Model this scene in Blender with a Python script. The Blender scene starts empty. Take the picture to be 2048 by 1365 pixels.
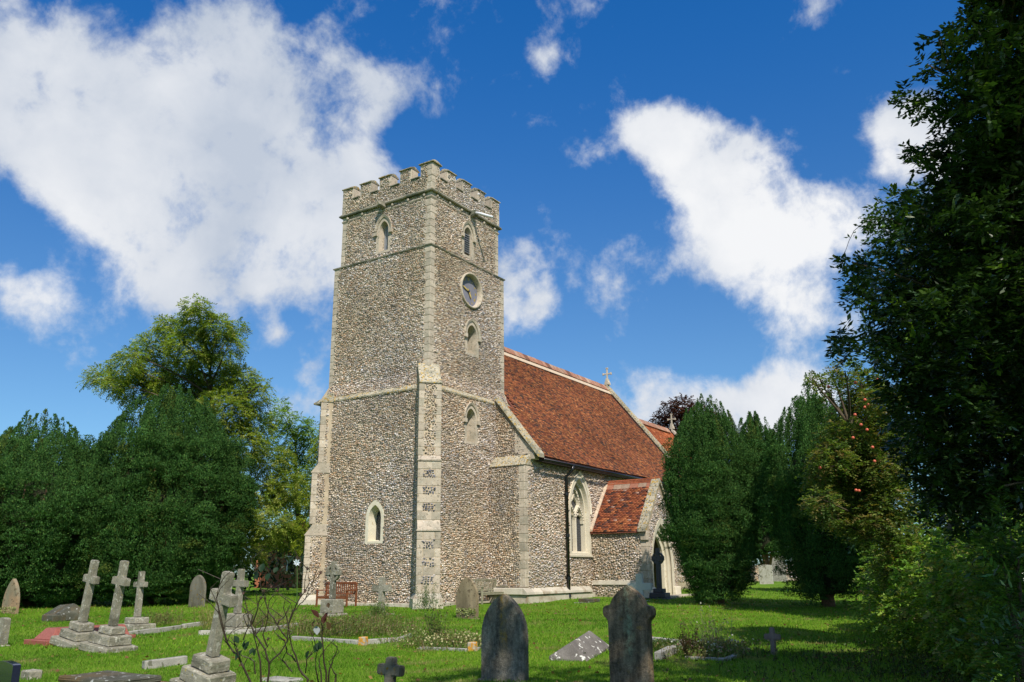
import bpy, bmesh, math, random
import numpy as np
from mathutils import Vector, Matrix
from mathutils.geometry import tessellate_polygon

random.seed(7); rng = np.random.default_rng(11)
scene = bpy.context.scene
COL = scene.collection

# ------------------------------------------------------------------ camera, world, sun, exposure
CX, CY, CZ = -25.4469, -20.5383, 0.4486
YAW, PITCH, ROLL, FPX = 0.576372, 0.268690, -0.007546, 1680.56
_f = np.array([math.cos(PITCH)*math.cos(YAW), math.cos(PITCH)*math.sin(YAW), math.sin(PITCH)])
_r0 = np.array([math.sin(YAW), -math.cos(YAW), 0.0]); _u0 = np.cross(_r0, _f)
_r = math.cos(ROLL)*_r0+math.sin(ROLL)*_u0; _u = -math.sin(ROLL)*_r0+math.cos(ROLL)*_u0
cam_d = bpy.data.cameras.new('camera'); cam = bpy.data.objects.new('camera', cam_d); COL.objects.link(cam)
cam_d.sensor_fit = 'HORIZONTAL'; cam_d.sensor_width = 36.0; cam_d.lens = FPX*36.0/2048.0
cam_d.clip_start = 0.1; cam_d.clip_end = 2000.0
M = Matrix(((_r[0], _u[0], -_f[0], CX), (_r[1], _u[1], -_f[1], CY), (_r[2], _u[2], -_f[2], CZ), (0, 0, 0, 1)))
cam.matrix_world = M
scene.camera = cam

SUN_AZ, SUN_EL = math.radians(229.0), math.radians(47.0)      # direction TOWARDS the sun, azimuth counted from +x to +y
S = np.array([math.cos(SUN_AZ)*math.cos(SUN_EL), math.sin(SUN_AZ)*math.cos(SUN_EL), math.sin(SUN_EL)])
sd = bpy.data.lights.new('sun', 'SUN'); sd.energy = 5.0; sd.angle = math.radians(0.55); sd.color = (1.0, 0.915, 0.80)
so = bpy.data.objects.new('sun', sd); COL.objects.link(so)
so.rotation_euler = Vector((-S[0], -S[1], -S[2])).to_track_quat('-Z', 'Y').to_euler()
scene.view_settings.view_transform = 'Standard'; scene.view_settings.look = 'None'
scene.view_settings.exposure = 0.22; scene.view_settings.gamma = 1.0
scene.view_settings.use_curve_mapping = False
scene.cycles.use_denoising = True
scene.cycles.max_bounces = 6; scene.cycles.diffuse_bounces = 3; scene.cycles.transmission_bounces = 3
scene.cycles.transparent_max_bounces = 4

def ray(px, py):
    return _f+_r*(px-1024)/FPX-_u*(py-682.5)/FPX
C0 = np.array([CX, CY, CZ])
def at(px, py, D): return C0+ray(px, py)*D            # D metres ahead of the camera along its axis
_fh = np.array([math.cos(YAW), math.sin(YAW)]); _rh = np.array([math.sin(YAW), -math.cos(YAW)])
def gz(x, y):
    """height of the churchyard ground: lowest in front, rising gently beyond the tower"""
    x = np.asarray(x, float); y = np.asarray(y, float)
    D = (x-CX)*_fh[0]+(y-CY)*_fh[1]; L = (x-CX)*_rh[0]+(y-CY)*_rh[1]
    base = np.interp(D, [-30, 0, 8, 15, 24, 31, 45, 70, 130, 600], [-1.3, -1.28, -1.2, -1.08, -0.88, -0.76, -0.52, -0.40, -0.2, 0.4])
    bump = 0.025*np.sin(x*0.9+0.7*y)*np.cos(y*0.8-0.3*x)+0.02*np.sin(2.1*x+1.3)*np.sin(1.7*y+0.5)
    return base+bump*np.clip(D/10, 0, 1)
def gp(px, py):
    """point of the ground seen through a pixel of the 2048 wide picture"""
    d = ray(px, py); z = -1.0
    for _ in range(25):
        t = (z-CZ)/d[2]; q = C0+t*d; z = float(gz(q[0], q[1]))
    return q
def lat(D, L):
    x = CX+_fh[0]*D+_rh[0]*L; y = CY+_fh[1]*D+_rh[1]*L
    return np.array([x, y, float(gz(x, y))])

w = bpy.data.worlds.new('World'); scene.world = w; w.use_nodes = True
nt = w.node_tree; nt.nodes.clear()
def N(t, kind, **kw):
    n = t.nodes.new(kind)
    for k, v in kw.items():
        if k.startswith('i_'): n.inputs[int(k[2:])].default_value = v
        else: setattr(n, k, v)
    return n
def mth(t, op, a, b=None, c=None, clamp=False):
    n = t.nodes.new('ShaderNodeMath'); n.operation = op; n.use_clamp = clamp
    for i, v in enumerate((a, b, c)):
        if v is None: continue
        if isinstance(v, (int, float)): n.inputs[i].default_value = v
        else: t.links.new(v, n.inputs[i])
    return n.outputs[0]
sky = N(nt, 'ShaderNodeTexSky', sky_type='NISHITA', sun_disc=False)
sky.sun_elevation = SUN_EL; sky.sun_rotation = math.radians(90)-SUN_AZ
sky.air_density = 1.0; sky.dust_density = 0.35; sky.ozone_density = 3.0
tc = N(nt, 'ShaderNodeTexCoord'); G = tc.outputs['Generated']
nrm = N(nt, 'ShaderNodeVectorMath', operation='NORMALIZE'); nt.links.new(G, nrm.inputs[0]); DIR = nrm.outputs[0]
CLOUDS = [  # x, y, radius (pixels of the photograph), weight : real directions in the sky
 (40,110,150,1),(200,130,110,.6),(250,330,170,.9),(120,200,150,.6),(680,430,120,.7),(540,380,170,.9),(250,560,130,.55),(430,640,110,.42),(60,250,150,1),(190,300,190,1),(330,190,140,1),(350,110,120,.9),(450,120,170,1),(590,150,170,1.05),(700,190,130,.9),(770,200,80,.6),
 (450,300,230,1.1),(600,300,170,1),(300,450,200,.9),(500,480,200,1),(640,540,140,.9),(430,570,120,.7),(740,345,90,.7),(150,420,120,.5),
 (30,590,130,1),(110,600,60,.6),(330,580,80,.6),(555,668,45,.75),(200,620,90,.42),(560,800,110,.55),(640,810,90,.6),
 (1290,262,85,1),(1370,290,110,1.1),(1470,320,115,1.05),(1430,400,120,.9),(1540,410,130,1),(1610,440,110,.7),(1500,480,150,.6),(1700,500,170,.66),(1620,580,130,.5),
 (1790,255,88,.95),(1850,260,95,.9),(1760,335,100,.85),(1725,450,110,.66),(1900,330,120,.7),
 (1050,520,100,.95),(1060,625,90,.95),(1030,590,90,.8),(1190,520,110,.46),(1110,470,90,.45),(1260,560,100,.40),(1290,830,110,.62),(1400,800,110,.55),(1560,810,140,.9),(1640,790,90,.7),(1480,840,120,.7),
 (1060,80,70,.46),(985,160,70,.42),(1060,175,70,.40),(1230,160,50,.38),(1110,110,60,.36),(800,130,60,.40),(1380,560,150,.46),(1560,590,130,.55),(1650,640,110,.46),(160,60,80,.5),
]
acc = None
for (x, y, r, wt) in CLOUDS:
    d = ray(x, y); k = float(np.linalg.norm(d)); c = d/k
    rr = r/FPX/(k*k)*1.36*(1+.15*(k-1))
    dn = N(nt, 'ShaderNodeVectorMath', operation='DISTANCE'); nt.links.new(DIR, dn.inputs[0]); dn.inputs[1].default_value = tuple(c)
    q = mth(nt, 'MULTIPLY_ADD', dn.outputs['Value'], -wt/rr, wt, clamp=True)
    q = mth(nt, 'POWER', q, 1.6)
    acc = q if acc is None else mth(nt, 'ADD', acc, q)
# the rest of the sky carries broken clouds of the same kind
mp = N(nt, 'ShaderNodeMapping'); nt.links.new(DIR, mp.inputs[0]); mp.inputs['Scale'].default_value = (1, 1, 2.0)
n0 = N(nt, 'ShaderNodeTexNoise'); nt.links.new(mp.outputs[0], n0.inputs['Vector']); n0.inputs['Scale'].default_value = 1.6; n0.inputs['Detail'].default_value = 2
dt = N(nt, 'ShaderNodeVectorMath', operation='DOT_PRODUCT'); nt.links.new(DIR, dt.inputs[0]); dt.inputs[1].default_value = tuple(_f)
away = N(nt, 'ShaderNodeMapRange', interpolation_type='SMOOTHSTEP'); nt.links.new(dt.outputs['Value'], away.inputs[0])
away.inputs[1].default_value = 0.80; away.inputs[2].default_value = 0.60
rest = mth(nt, 'MULTIPLY', mth(nt, 'MULTIPLY_ADD', n0.outputs[0], 3.2, -1.25, clamp=True), away.outputs[0])
acc = mth(nt, 'ADD', acc, rest)
# billow: domain-warped noise
nw = N(nt, 'ShaderNodeTexNoise'); nt.links.new(DIR, nw.inputs['Vector']); nw.inputs['Scale'].default_value = 5; nw.inputs['Detail'].default_value = 3
vw = N(nt, 'ShaderNodeVectorMath', operation='MULTIPLY_ADD'); nt.links.new(nw.outputs['Color'], vw.inputs[0]); vw.inputs[1].default_value = (.05, .05, .04); nt.links.new(DIR, vw.inputs[2])
n1 = N(nt, 'ShaderNodeTexNoise'); nt.links.new(vw.outputs[0], n1.inputs['Vector']); n1.inputs['Scale'].default_value = 8.5; n1.inputs['Detail'].default_value = 11; n1.inputs['Roughness'].default_value = .60
n1c = mth(nt, 'SUBTRACT', n1.outputs[0], .5)
accs = mth(nt, 'MINIMUM', acc, .86)
n3 = N(nt, 'ShaderNodeTexNoise'); nt.links.new(vw.outputs[0], n3.inputs['Vector']); n3.inputs['Scale'].default_value = 26; n3.inputs['Detail'].default_value = 8; n3.inputs['Roughness'].default_value = .62
dens = mth(nt, 'ADD', accs, mth(nt, 'ADD', mth(nt, 'MULTIPLY', n1c, 2.5), mth(nt, 'MULTIPLY_ADD', n3.outputs[0], .9, -.45)))
cov = N(nt, 'ShaderNodeMapRange', interpolation_type='SMOOTHSTEP'); nt.links.new(dens, cov.inputs[0]); cov.inputs[1].default_value = .20; cov.inputs[2].default_value = .86
# brightness: same field sampled a little towards the sun
vs = N(nt, 'ShaderNodeVectorMath', operation='ADD'); nt.links.new(vw.outputs[0], vs.inputs[0]); vs.inputs[1].default_value = (-.014, -.016, .03)
n2 = N(nt, 'ShaderNodeTexNoise'); nt.links.new(vs.outputs[0], n2.inputs['Vector']); n2.inputs['Scale'].default_value = 5.5; n2.inputs['Detail'].default_value = 7; n2.inputs['Roughness'].default_value = .5
sh = N(nt, 'ShaderNodeMapRange'); nt.links.new(n2.outputs[0], sh.inputs[0]); sh.inputs[1].default_value = .36; sh.inputs[2].default_value = .66
thin = N(nt, 'ShaderNodeMapRange'); nt.links.new(dens, thin.inputs[0]); thin.inputs[1].default_value = .3; thin.inputs[2].default_value = 1.1
lf = N(nt, 'ShaderNodeTexNoise'); nt.links.new(vs.outputs[0], lf.inputs['Vector']); lf.inputs['Scale'].default_value = 2.6; lf.inputs['Detail'].default_value = 3
lum = mth(nt, 'MULTIPLY_ADD', sh.outputs[0], -.75, mth(nt, 'MULTIPLY_ADD', thin.outputs[0], .30, .80)); lum = mth(nt, 'ADD', lum, mth(nt, 'MULTIPLY_ADD', lf.outputs[0], 2.8, -1.45), clamp=True)
cc = N(nt, 'ShaderNodeMix', data_type='RGBA'); nt.links.new(lum, cc.inputs[0]); cc.inputs[6].default_value = (5.1, 5.7, 6.7, 1); cc.inputs[7].default_value = (8.7, 8.8, 9.0, 1)
hs = N(nt, 'ShaderNodeMix', data_type='RGBA', blend_type='MULTIPLY'); hs.inputs[0].default_value = 1; nt.links.new(sky.outputs[0], hs.inputs[6])
sxyz = N(nt, 'ShaderNodeSeparateXYZ'); nt.links.new(DIR, sxyz.inputs[0]); hz_ = N(nt, 'ShaderNodeMapRange', interpolation_type='SMOOTHSTEP'); nt.links.new(sxyz.outputs['Z'], hz_.inputs[0]); hz_.inputs[1].default_value = .12; hz_.inputs[2].default_value = .68
tint = N(nt, 'ShaderNodeMix', data_type='RGBA'); nt.links.new(hz_.outputs[0], tint.inputs[0]); tint.inputs[6].default_value = (.66, .95, 1.14, 1); tint.inputs[7].default_value = (.14, .86, 1.55, 1); nt.links.new(tint.outputs[2], hs.inputs[7])
mx = N(nt, 'ShaderNodeMix', data_type='RGBA'); nt.links.new(cov.outputs[0], mx.inputs[0]); nt.links.new(hs.outputs[2], mx.inputs[6]); nt.links.new(cc.outputs[2], mx.inputs[7])
bg = N(nt, 'ShaderNodeBackground'); bg.inputs[1].default_value = 0.09; nt.links.new(mx.outputs[2], bg.inputs[0])
wo = N(nt, 'ShaderNodeOutputWorld'); nt.links.new(bg.outputs[0], wo.inputs[0])
w.cycles.sampling_method = 'MANUAL'; w.cycles.sample_map_resolution = 512

# ------------------------------------------------------------------ object helpers
def empty(name, loc, rz=0, label=None, cat=None, group=None, tilt=(0, 0)):
    o = bpy.data.objects.new(name, None); COL.objects.link(o); o.location = [float(v) for v in loc]
    o.rotation_euler = (tilt[0], tilt[1], rz); o.empty_display_size = .2
    tag(o, label, cat, group); return o
def tag(o, label=None, cat=None, group=None, kind=None):
    if label: o['label'] = label
    if cat: o['category'] = cat
    if group: o['group'] = group
    if kind: o['kind'] = kind
    return o
def obj(name, me, parent=None, mat=None, kind=None):
    o = bpy.data.objects.new(name, me); COL.objects.link(o)
    if mat and not me.materials: me.materials.append(mat)
    if parent is not None: o.parent = parent
    if kind: o['kind'] = kind
    return o
def mesh(name, verts, faces, mat=None, cols=None, smooth=False):
    me = bpy.data.meshes.new(name)
    me.from_pydata([tuple(map(float, v)) for v in verts], [], faces); me.update()
    if mat: me.materials.append(mat)
    if smooth: me.shade_smooth()
    return me
def mesh_np(name, V, F, mat=None, cols=None, smooth=False):
    """V (n,3), F list of (m,k) int arrays"""
    me = bpy.data.meshes.new(name); V = np.asarray(V, np.float32)
    me.vertices.add(len(V)); me.vertices.foreach_set('co', V.ravel())
    if isinstance(F, np.ndarray): F = [F]
    F = [f for f in F if len(f)]
    loops = np.concatenate([f.ravel() for f in F]).astype(np.int32)
    tot = np.concatenate([np.full(len(f), f.shape[1]) for f in F]).astype(np.int32)
    st = np.concatenate([[0], np.cumsum(tot)[:-1]]).astype(np.int32)
    me.loops.add(len(loops)); me.loops.foreach_set('vertex_index', loops)
    me.polygons.add(len(tot)); me.polygons.foreach_set('loop_start', st); me.polygons.foreach_set('loop_total', tot)
    if cols is not None:
        a = me.color_attributes.new('Col', 'FLOAT_COLOR', 'POINT')
        c = np.ones((len(V), 4), np.float32); c[:, :3] = cols; a.data.foreach_set('color', c.ravel())
    me.update(calc_edges=True)
    if mat: me.materials.append(mat)
    if smooth: me.shade_smooth()
    return me
class MB:
    """collects simple solids into one mesh"""
    def __init__(s): s.v = []; s.f = []
    def add(s, vs, fs):
        b = len(s.v); s.v += [tuple(v) for v in vs]; s.f += [tuple(i+b for i in f) for f in fs]; return s
    def hexa(s, p):  # 8 points: bottom 4 ccw, top 4 ccw
        return s.add(p, [(3, 2, 1, 0), (4, 5, 6, 7), (0, 1, 5, 4), (1, 2, 6, 5), (2, 3, 7, 6), (3, 0, 4, 7)])
    def box(s, x0, x1, y0, y1, z0, z1):
        return s.hexa([(x0, y0, z0), (x1, y0, z0), (x1, y1, z0), (x0, y1, z0), (x0, y0, z1), (x1, y0, z1), (x1, y1, z1), (x0, y1, z1)])
    def fbox(s, fr, u0, u1, v0, v1, d0, d1):
        P = fr.P
        return s.hexa([P(u0, v0, d1), P(u1, v0, d1), P(u1, v0, d0), P(u0, v0, d0), P(u0, v1, d1), P(u1, v1, d1), P(u1, v1, d0), P(u0, v1, d0)])
    def prism(s, poly, f):  # poly 2D, f(a,b,t) t in 0,1
        n = len(poly)
        vs = [f(a, b, 0) for a, b in poly]+[f(a, b, 1) for a, b in poly]
        return s.add(vs, [tuple(range(n-1, -1, -1)), tuple(range(n, 2*n))]+[(i, (i+1) % n, n+(i+1) % n, n+i) for i in range(n)])
    def tube(s, path, rad, k=6, cap=True):
        path = [Vector(p) for p in path]; n = len(path)
        if not hasattr(rad, '__len__'): rad = [rad]*n
        ref = None; b = len(s.v)
        for i, p in enumerate(path):
            t = (path[min(i+1, n-1)]-path[max(i-1, 0)]).normalized()
            if ref is None: ref = t.orthogonal().normalized()
            a = (ref-t*ref.dot(t)); a = a.normalized() if a.length > 1e-5 else t.orthogonal().normalized(); c = t.cross(a); ref = a
            for j in range(k):
                th = 2*math.pi*j/k; s.v.append(tuple(p+(a*math.cos(th)+c*math.sin(th))*rad[i]))
        for i in range(n-1):
            for j in range(k):
                s.f.append((b+i*k+j, b+i*k+(j+1) % k, b+(i+1)*k+(j+1) % k, b+(i+1)*k+j))
        if cap:
            s.f.append(tuple(b+j for j in range(k-1, -1, -1))); s.f.append(tuple(b+(n-1)*k+j for j in range(k)))
        return s
    def me(s, name, mat=None, bevel=0, seg=1, jit=0, sub=0, smooth=False):
        m = mesh(name, s.v, s.f, mat)
        if bevel or jit or sub:
            bm = bmesh.new(); bm.from_mesh(m)
            bmesh.ops.recalc_face_normals(bm, faces=bm.faces)
            if bevel: bmesh.ops.bevel(bm, geom=bm.edges[:]+bm.verts[:], offset=bevel, segments=seg, affect='EDGES', clamp_overlap=True)
            if sub: bmesh.ops.subdivide_edges(bm, edges=bm.edges[:], cuts=sub, use_grid_fill=True)
            if jit:
                for v in bm.verts: v.co += Vector((random.uniform(-jit, jit) for _ in range(3)))
            bm.to_mesh(m); bm.free()
        if smooth: m.shade_smooth()
        return m

# ------------------------------------------------------------------ materials
def newmat(name):
    m = bpy.data.materials.new(name); m.use_nodes = True; t = m.node_tree; t.nodes.clear()
    o = N(t, 'ShaderNodeOutputMaterial'); p = N(t, 'ShaderNodeBsdfPrincipled'); t.links.new(p.outputs[0], o.inputs[0])
    return m, t, p, o
def ramp(t, fac, stops):
    r = N(t, 'ShaderNodeValToRGB'); t.links.new(fac, r.inputs[0]); e = r.color_ramp.elements
    while len(e) > 1: e.remove(e[-1])
    e[0].position = stops[0][0]; e[0].color = (*stops[0][1], 1)
    for p, c in stops[1:]:
        q = e.new(p); q.color = (*c, 1)
    return r.outputs[0]
def noise(t, scale, detail=4, rough=.55, vec=None, coord='Object', stretch=None):
    n = N(t, 'ShaderNodeTexNoise'); n.inputs['Scale'].default_value = scale; n.inputs['Detail'].default_value = detail; n.inputs['Roughness'].default_value = rough
    if vec is None:
        c = N(t, 'ShaderNodeTexCoord'); vec = c.outputs[coord]
        if stretch:
            m = N(t, 'ShaderNodeMapping'); t.links.new(vec, m.inputs[0]); m.inputs['Scale'].default_value = stretch; vec = m.outputs[0]
        oi = N(t, 'ShaderNodeObjectInfo'); v = N(t, 'ShaderNodeVectorMath', operation='MULTIPLY_ADD'); t.links.new(oi.outputs['Random'], v.inputs[0]); v.inputs[1].default_value = (17, 31, 11); t.links.new(vec, v.inputs[2]); vec = v.outputs[0]
    t.links.new(vec, n.inputs['Vector']); return n.outputs[0]
def mixc(t, f, a, b, mode='MIX'):
    m = N(t, 'ShaderNodeMix', data_type='RGBA', blend_type=mode)
    for s, v in ((m.inputs[0], f), (m.inputs[6], a), (m.inputs[7], b)):
        if isinstance(v, (int, float)): s.default_value = v
        elif isinstance(v, tuple): s.default_value = (*v, 1)
        else: t.links.new(v, s)
    return m.outputs[2]
def bump(t, p, h, strength=.5, dist=.02):
    b = N(t, 'ShaderNodeBump'); b.inputs['Strength'].default_value = strength; b.inputs['Distance'].default_value = dist
    t.links.new(h, b.inputs['Height']); t.links.new(b.outputs[0], p.inputs['Normal'])
def stone(name, a, b, spots=None, spot_amt=.62, spot_scale=9, stain=None, stain_amt=.55, rough=.9, scale=5, bmp=.5, streak=False, coarse=70, spots2=None, spot2_amt=.66):
    m, t, p, o = newmat(name)
    n1 = noise(t, scale, 6, .62); c = ramp(t, n1, [(.3, a), (.7, b)])
    if stain:
        ns = noise(t, scale*.35, 5, .6, stretch=(1, 1, .25) if streak else None)
        f = ramp(t, ns, [(stain_amt-.06, (0, 0, 0)), (stain_amt+.1, (1, 1, 1))]); c = mixc(t, f, c, stain)
    if spots:
        n2 = noise(t, spot_scale, 3, .5); f = ramp(t, n2, [(spot_amt, (0, 0, 0)), (spot_amt+.035, (1, 1, 1))]); c = mixc(t, f, c, spots)
    if spots2:
        n2 = noise(t, spot_scale*1.7, 3, .5, stretch=(1.1, .9, 1.2)); f = ramp(t, n2, [(spot2_amt, (0, 0, 0)), (spot2_amt+.035, (1, 1, 1))]); c = mixc(t, f, c, spots2)
    n3 = noise(t, coarse, 5, .7)
    c = mixc(t, .85, c, ramp(t, n3, [(.25, (.55, .55, .55)), (.75, (1.3, 1.3, 1.3))]), 'MULTIPLY')
    oi = N(t, 'ShaderNodeObjectInfo'); v = mth(t, 'MULTIPLY_ADD', oi.outputs['Random'], .3, .85)
    cv = N(t, 'ShaderNodeCombineXYZ'); [t.links.new(v, cv.inputs[i]) for i in range(3)]
    c = mixc(t, 1.0, c, cv.outputs[0], 'MULTIPLY')
    t.links.new(c, p.inputs['Base Color']); p.inputs['Roughness'].default_value = rough
    p.inputs['Specular IOR Level'].default_value = .25
    hh = mth(t, 'ADD', mth(t, 'MULTIPLY', n3, .5), n1)
    bump(t, p, hh, bmp, .03)
    return m
def vcol(name, rough=.8, mul=(1, 1, 1), var=.5, scale=30, spec=.3, bmp=.3):
    m, t, p, o = newmat(name)
    a = N(t, 'ShaderNodeAttribute', attribute_name='Col'); n = noise(t, scale, 4, .6)
    c = mixc(t, var, a.outputs['Color'], ramp(t, n, [(.3, (.5, .5, .5)), (.7, (1.35, 1.35, 1.35))]), 'MULTIPLY')
    c = mixc(t, 1.0, c, mul, 'MULTIPLY')
    t.links.new(c, p.inputs['Base Color']); p.inputs['Roughness'].default_value = rough; p.inputs['Specular IOR Level'].default_value = spec
    if bmp: bump(t, p, n, bmp, .01)
    return m
def leafmat(name, trans=.35, gloss=.35, rough=.5, tint=(1.15, 1.25, .45)):
    m, t, p, o = newmat(name)
    a = N(t, 'ShaderNodeAttribute', attribute_name='Col')
    t.links.new(a.outputs['Color'], p.inputs['Base Color']); p.inputs['Roughness'].default_value = rough; p.inputs['Specular IOR Level'].default_value = gloss
    tr = N(t, 'ShaderNodeBsdfTranslucent'); t.links.new(mixc(t, 1.0, a.outputs['Color'], tint, 'MULTIPLY'), tr.inputs[0])
    mx = N(t, 'ShaderNodeMixShader'); mx.inputs[0].default_value = trans
    t.links.new(p.outputs[0], mx.inputs[1]); t.links.new(tr.outputs[0], mx.inputs[2]); t.links.new(mx.outputs[0], o.inputs[0])
    return m
def flat(name, c, rough=.6, metal=0, spec=.5, var=.25, scale=12):
    m, t, p, o = newmat(name); n = noise(t, scale, 4)
    t.links.new(mixc(t, var, c, ramp(t, n, [(.3, (.4, .4, .4)), (.7, (1.5, 1.5, 1.5))]), 'MULTIPLY'), p.inputs['Base Color'])
    p.inputs['Roughness'].default_value = rough; p.inputs['Metallic'].default_value = metal; p.inputs['Specular IOR Level'].default_value = spec
    return m
mortar = stone('lime_mortar', (.37, .30, .205), (.50, .42, .30), stain=(.28, .21, .14), stain_amt=.55, scale=2.2, bmp=.8)
dressed = stone('dressed_limestone', (.42, .355, .27), (.54, .465, .365), spots=(.28, .245, .185), spot_amt=.60, spots2=(.55, .53, .46), spot2_amt=.64, stain=(.33, .30, .23), scale=3.5, bmp=.35)
dressed_lichen = stone('lichened_coping_stone', (.36, .32, .23), (.46, .42, .32), spots=(.42, .27, .05), spot_amt=.57, spots2=(.10, .10, .075), spot2_amt=.56, stain=(.17, .17, .12), scale=4, bmp=.6)
drip_st = stone('dark_weathered_moulding', (.21, .195, .15), (.33, .30, .23), spots=(.33, .24, .06), spot_amt=.64, stain=(.10, .11, .08), stain_amt=.5, scale=4, bmp=.6)
creamst = stone('cream_clean_stone', (.60, .54, .41), (.68, .63, .50), spots=(.50, .42, .28), spot_amt=.63, scale=3, bmp=.2)
plinthst = stone('rendered_plinth', (.44, .40, .32), (.55, .51, .42), stain=(.26, .19, .12), stain_amt=.57, scale=2.5, bmp=.4)
flintm = vcol('flint', .42, var=.45, scale=26, spec=.5)
tilem = vcol('clay_tile', .85, var=.55, scale=18, spec=.2)
ridgem = vcol('clay_ridge', .85, var=.5, scale=14, spec=.2)
fillet = stone('pale_mortar_fillet', (.48, .36, .25), (.56, .46, .35), scale=4, bmp=.3)
blackm = flat('black_painted_iron', (.006, .006, .007), .3, 0, .6)
leadm = flat('dull_lead', (.30, .32, .35), .55, .3)
whitel = flat('bleached_lead_spout', (.62, .64, .68), .6)
glassm = flat('dark_window_glass', (.012, .014, .018), .12, 0, .8)
leadcame = flat('lead_cames', (.11, .115, .12), .6)
goldm = flat('faded_gilding', (.55, .40, .10), .5, .2)
dialm = stone('lead_grey_dial', (.16, .16, .20), (.22, .22, .26), stain=(.29, .29, .32), scale=4, bmp=.1, streak=True)
oldwood = stone('weathered_grey_wood', (.24, .22, .15), (.32, .30, .22), stain=(.16, .17, .10), scale=6, bmp=.4)
brownwood = flat('red_brown_stained_wood', (.17, .055, .022), .55, 0, .35, .5, 8)
bark = stone('grey_brown_bark', (.07, .055, .038), (.14, .11, .075), scale=7, bmp=1.0, coarse=30)
yewbark = stone('red_brown_yew_bark', (.14, .07, .045), (.25, .15, .09), scale=7, bmp=1.0, coarse=30)
twig = flat('dark_rose_stem', (.035, .022, .014), .6)
yewleaf = leafmat('yew_needles', .15, .08, .75)
leafm = leafmat('broad_leaves', .48, .3, .5)
hollyl = leafmat('glossy_evergreen_leaves', .22, .6, .33)
redgran = stone('polished_red_granite', (.28, .085, .06), (.37, .13, .10), scale=20, rough=.45, bmp=.05)
navy = flat('polished_navy_granite', (.012, .014, .035), .16, 0, .6, .3, 40)
darkgran = flat('grey_granite_dark', (.045, .048, .055), .5, 0, .4, .6, 60)
greymarble = stone('pale_grey_marble', (.40, .41, .41), (.48, .49, .49), scale=3, rough=.6, bmp=.1)
brickm = stone('red_brick', (.30, .10, .05), (.40, .17, .09), scale=4, bmp=.4)

# ------------------------------------------------------------------ ground
def ground_mat():
    m, t, p, o = newmat('lawn')
    g = N(t, 'ShaderNodeNewGeometry'); P_ = g.outputs['Position']
    a = noise(t, .45, 4, .6, vec=P_); b = noise(t, 5.5, 6, .65, vec=P_); c = noise(t, 90, 3, .7, vec=P_)
    col = ramp(t, a, [(.3, (.075, .150, .010)), (.55, (.105, .20, .013)), (.75, (.15, .235, .02))])
    col = mixc(t, ramp(t, b, [(.62, (0, 0, 0)), (.74, (.8, .8, .8))]), col, (.17, .135, .045))
    col = mixc(t, .7, col, ramp(t, c, [(.25, (.45, .45, .45)), (.75, (1.5, 1.5, 1.5))]), 'MULTIPLY')
    t.links.new(col, p.inputs['Base Color']); p.inputs['Roughness'].default_value = .9; p.inputs['Specular IOR Level'].default_value = .1
    bump(t, p, mth(t, 'ADD', mth(t, 'MULTIPLY', c, .3), b), .6, .06)
    return m
lawnm = ground_mat()
gx = np.unique(np.concatenate([np.linspace(-700, -60, 18), np.linspace(-60, 70, 210), np.linspace(70, 700, 18)]))
gy = np.unique(np.concatenate([np.linspace(-700, -50, 18), np.linspace(-50, 70, 190), np.linspace(70, 700, 18)]))
X, Y = np.meshgrid(gx, gy, indexing='ij'); Z = gz(X, Y)
V = np.stack([X, Y, Z], -1).reshape(-1, 3); ny = len(gy)
i, j = np.meshgrid(np.arange(len(gx)-1), np.arange(ny-1), indexing='ij'); q = (i*ny+j).ravel()
ground = obj('ground', mesh_np('ground', V, np.stack([q, q+ny, q+ny+1, q+1], -1), lawnm, smooth=True))
tag(ground, kind='structure')

def nrmz(a): return a/np.maximum(np.linalg.norm(a, axis=-1, keepdims=True), 1e-9)
def rnd_dir(n): return nrmz(rng.normal(size=(n, 3)))
def leaves(P, A, W, L, wd, cols, fold=.25):
    """kite leaves: P base, A axis, W side hint, L length (n,), wd width (n,) -> V, F, C"""
    A = nrmz(A); W = nrmz(W-A*(W*A).sum(-1, keepdims=True)); Nn = np.cross(A, W)
    L = np.broadcast_to(L, (len(P),))[:, None]; wd = np.broadcast_to(wd, (len(P),))[:, None]
    m = P+A*L*.5
    v = np.stack([P, m+W*wd*.5+Nn*wd*fold*.5, P+A*L, m-W*wd*.5+Nn*wd*fold*.5], 1).reshape(-1, 3)
    f = np.arange(len(P)*4).reshape(-1, 4)
    return v, f, np.repeat(cols, 4, 0)
def pick(cols, n, jit=.2, p=None):
    c = np.array(cols, float)[rng.choice(len(cols), n, p=p)]
    return np.clip(c*(1+rng.normal(size=(n, 1))*jit), .002, 1)
def join(parts):
    V = []; F = []; C = []; b = 0
    for v, f, c in parts:
        V.append(v); F.append(f+b); C.append(c); b += len(v)
    return np.concatenate(V), np.concatenate(F), np.concatenate(C)
exec_grass = True
grassm = leafmat('grass_blades', .30, .12, .7, (1.1, 1.15, .5))
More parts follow.
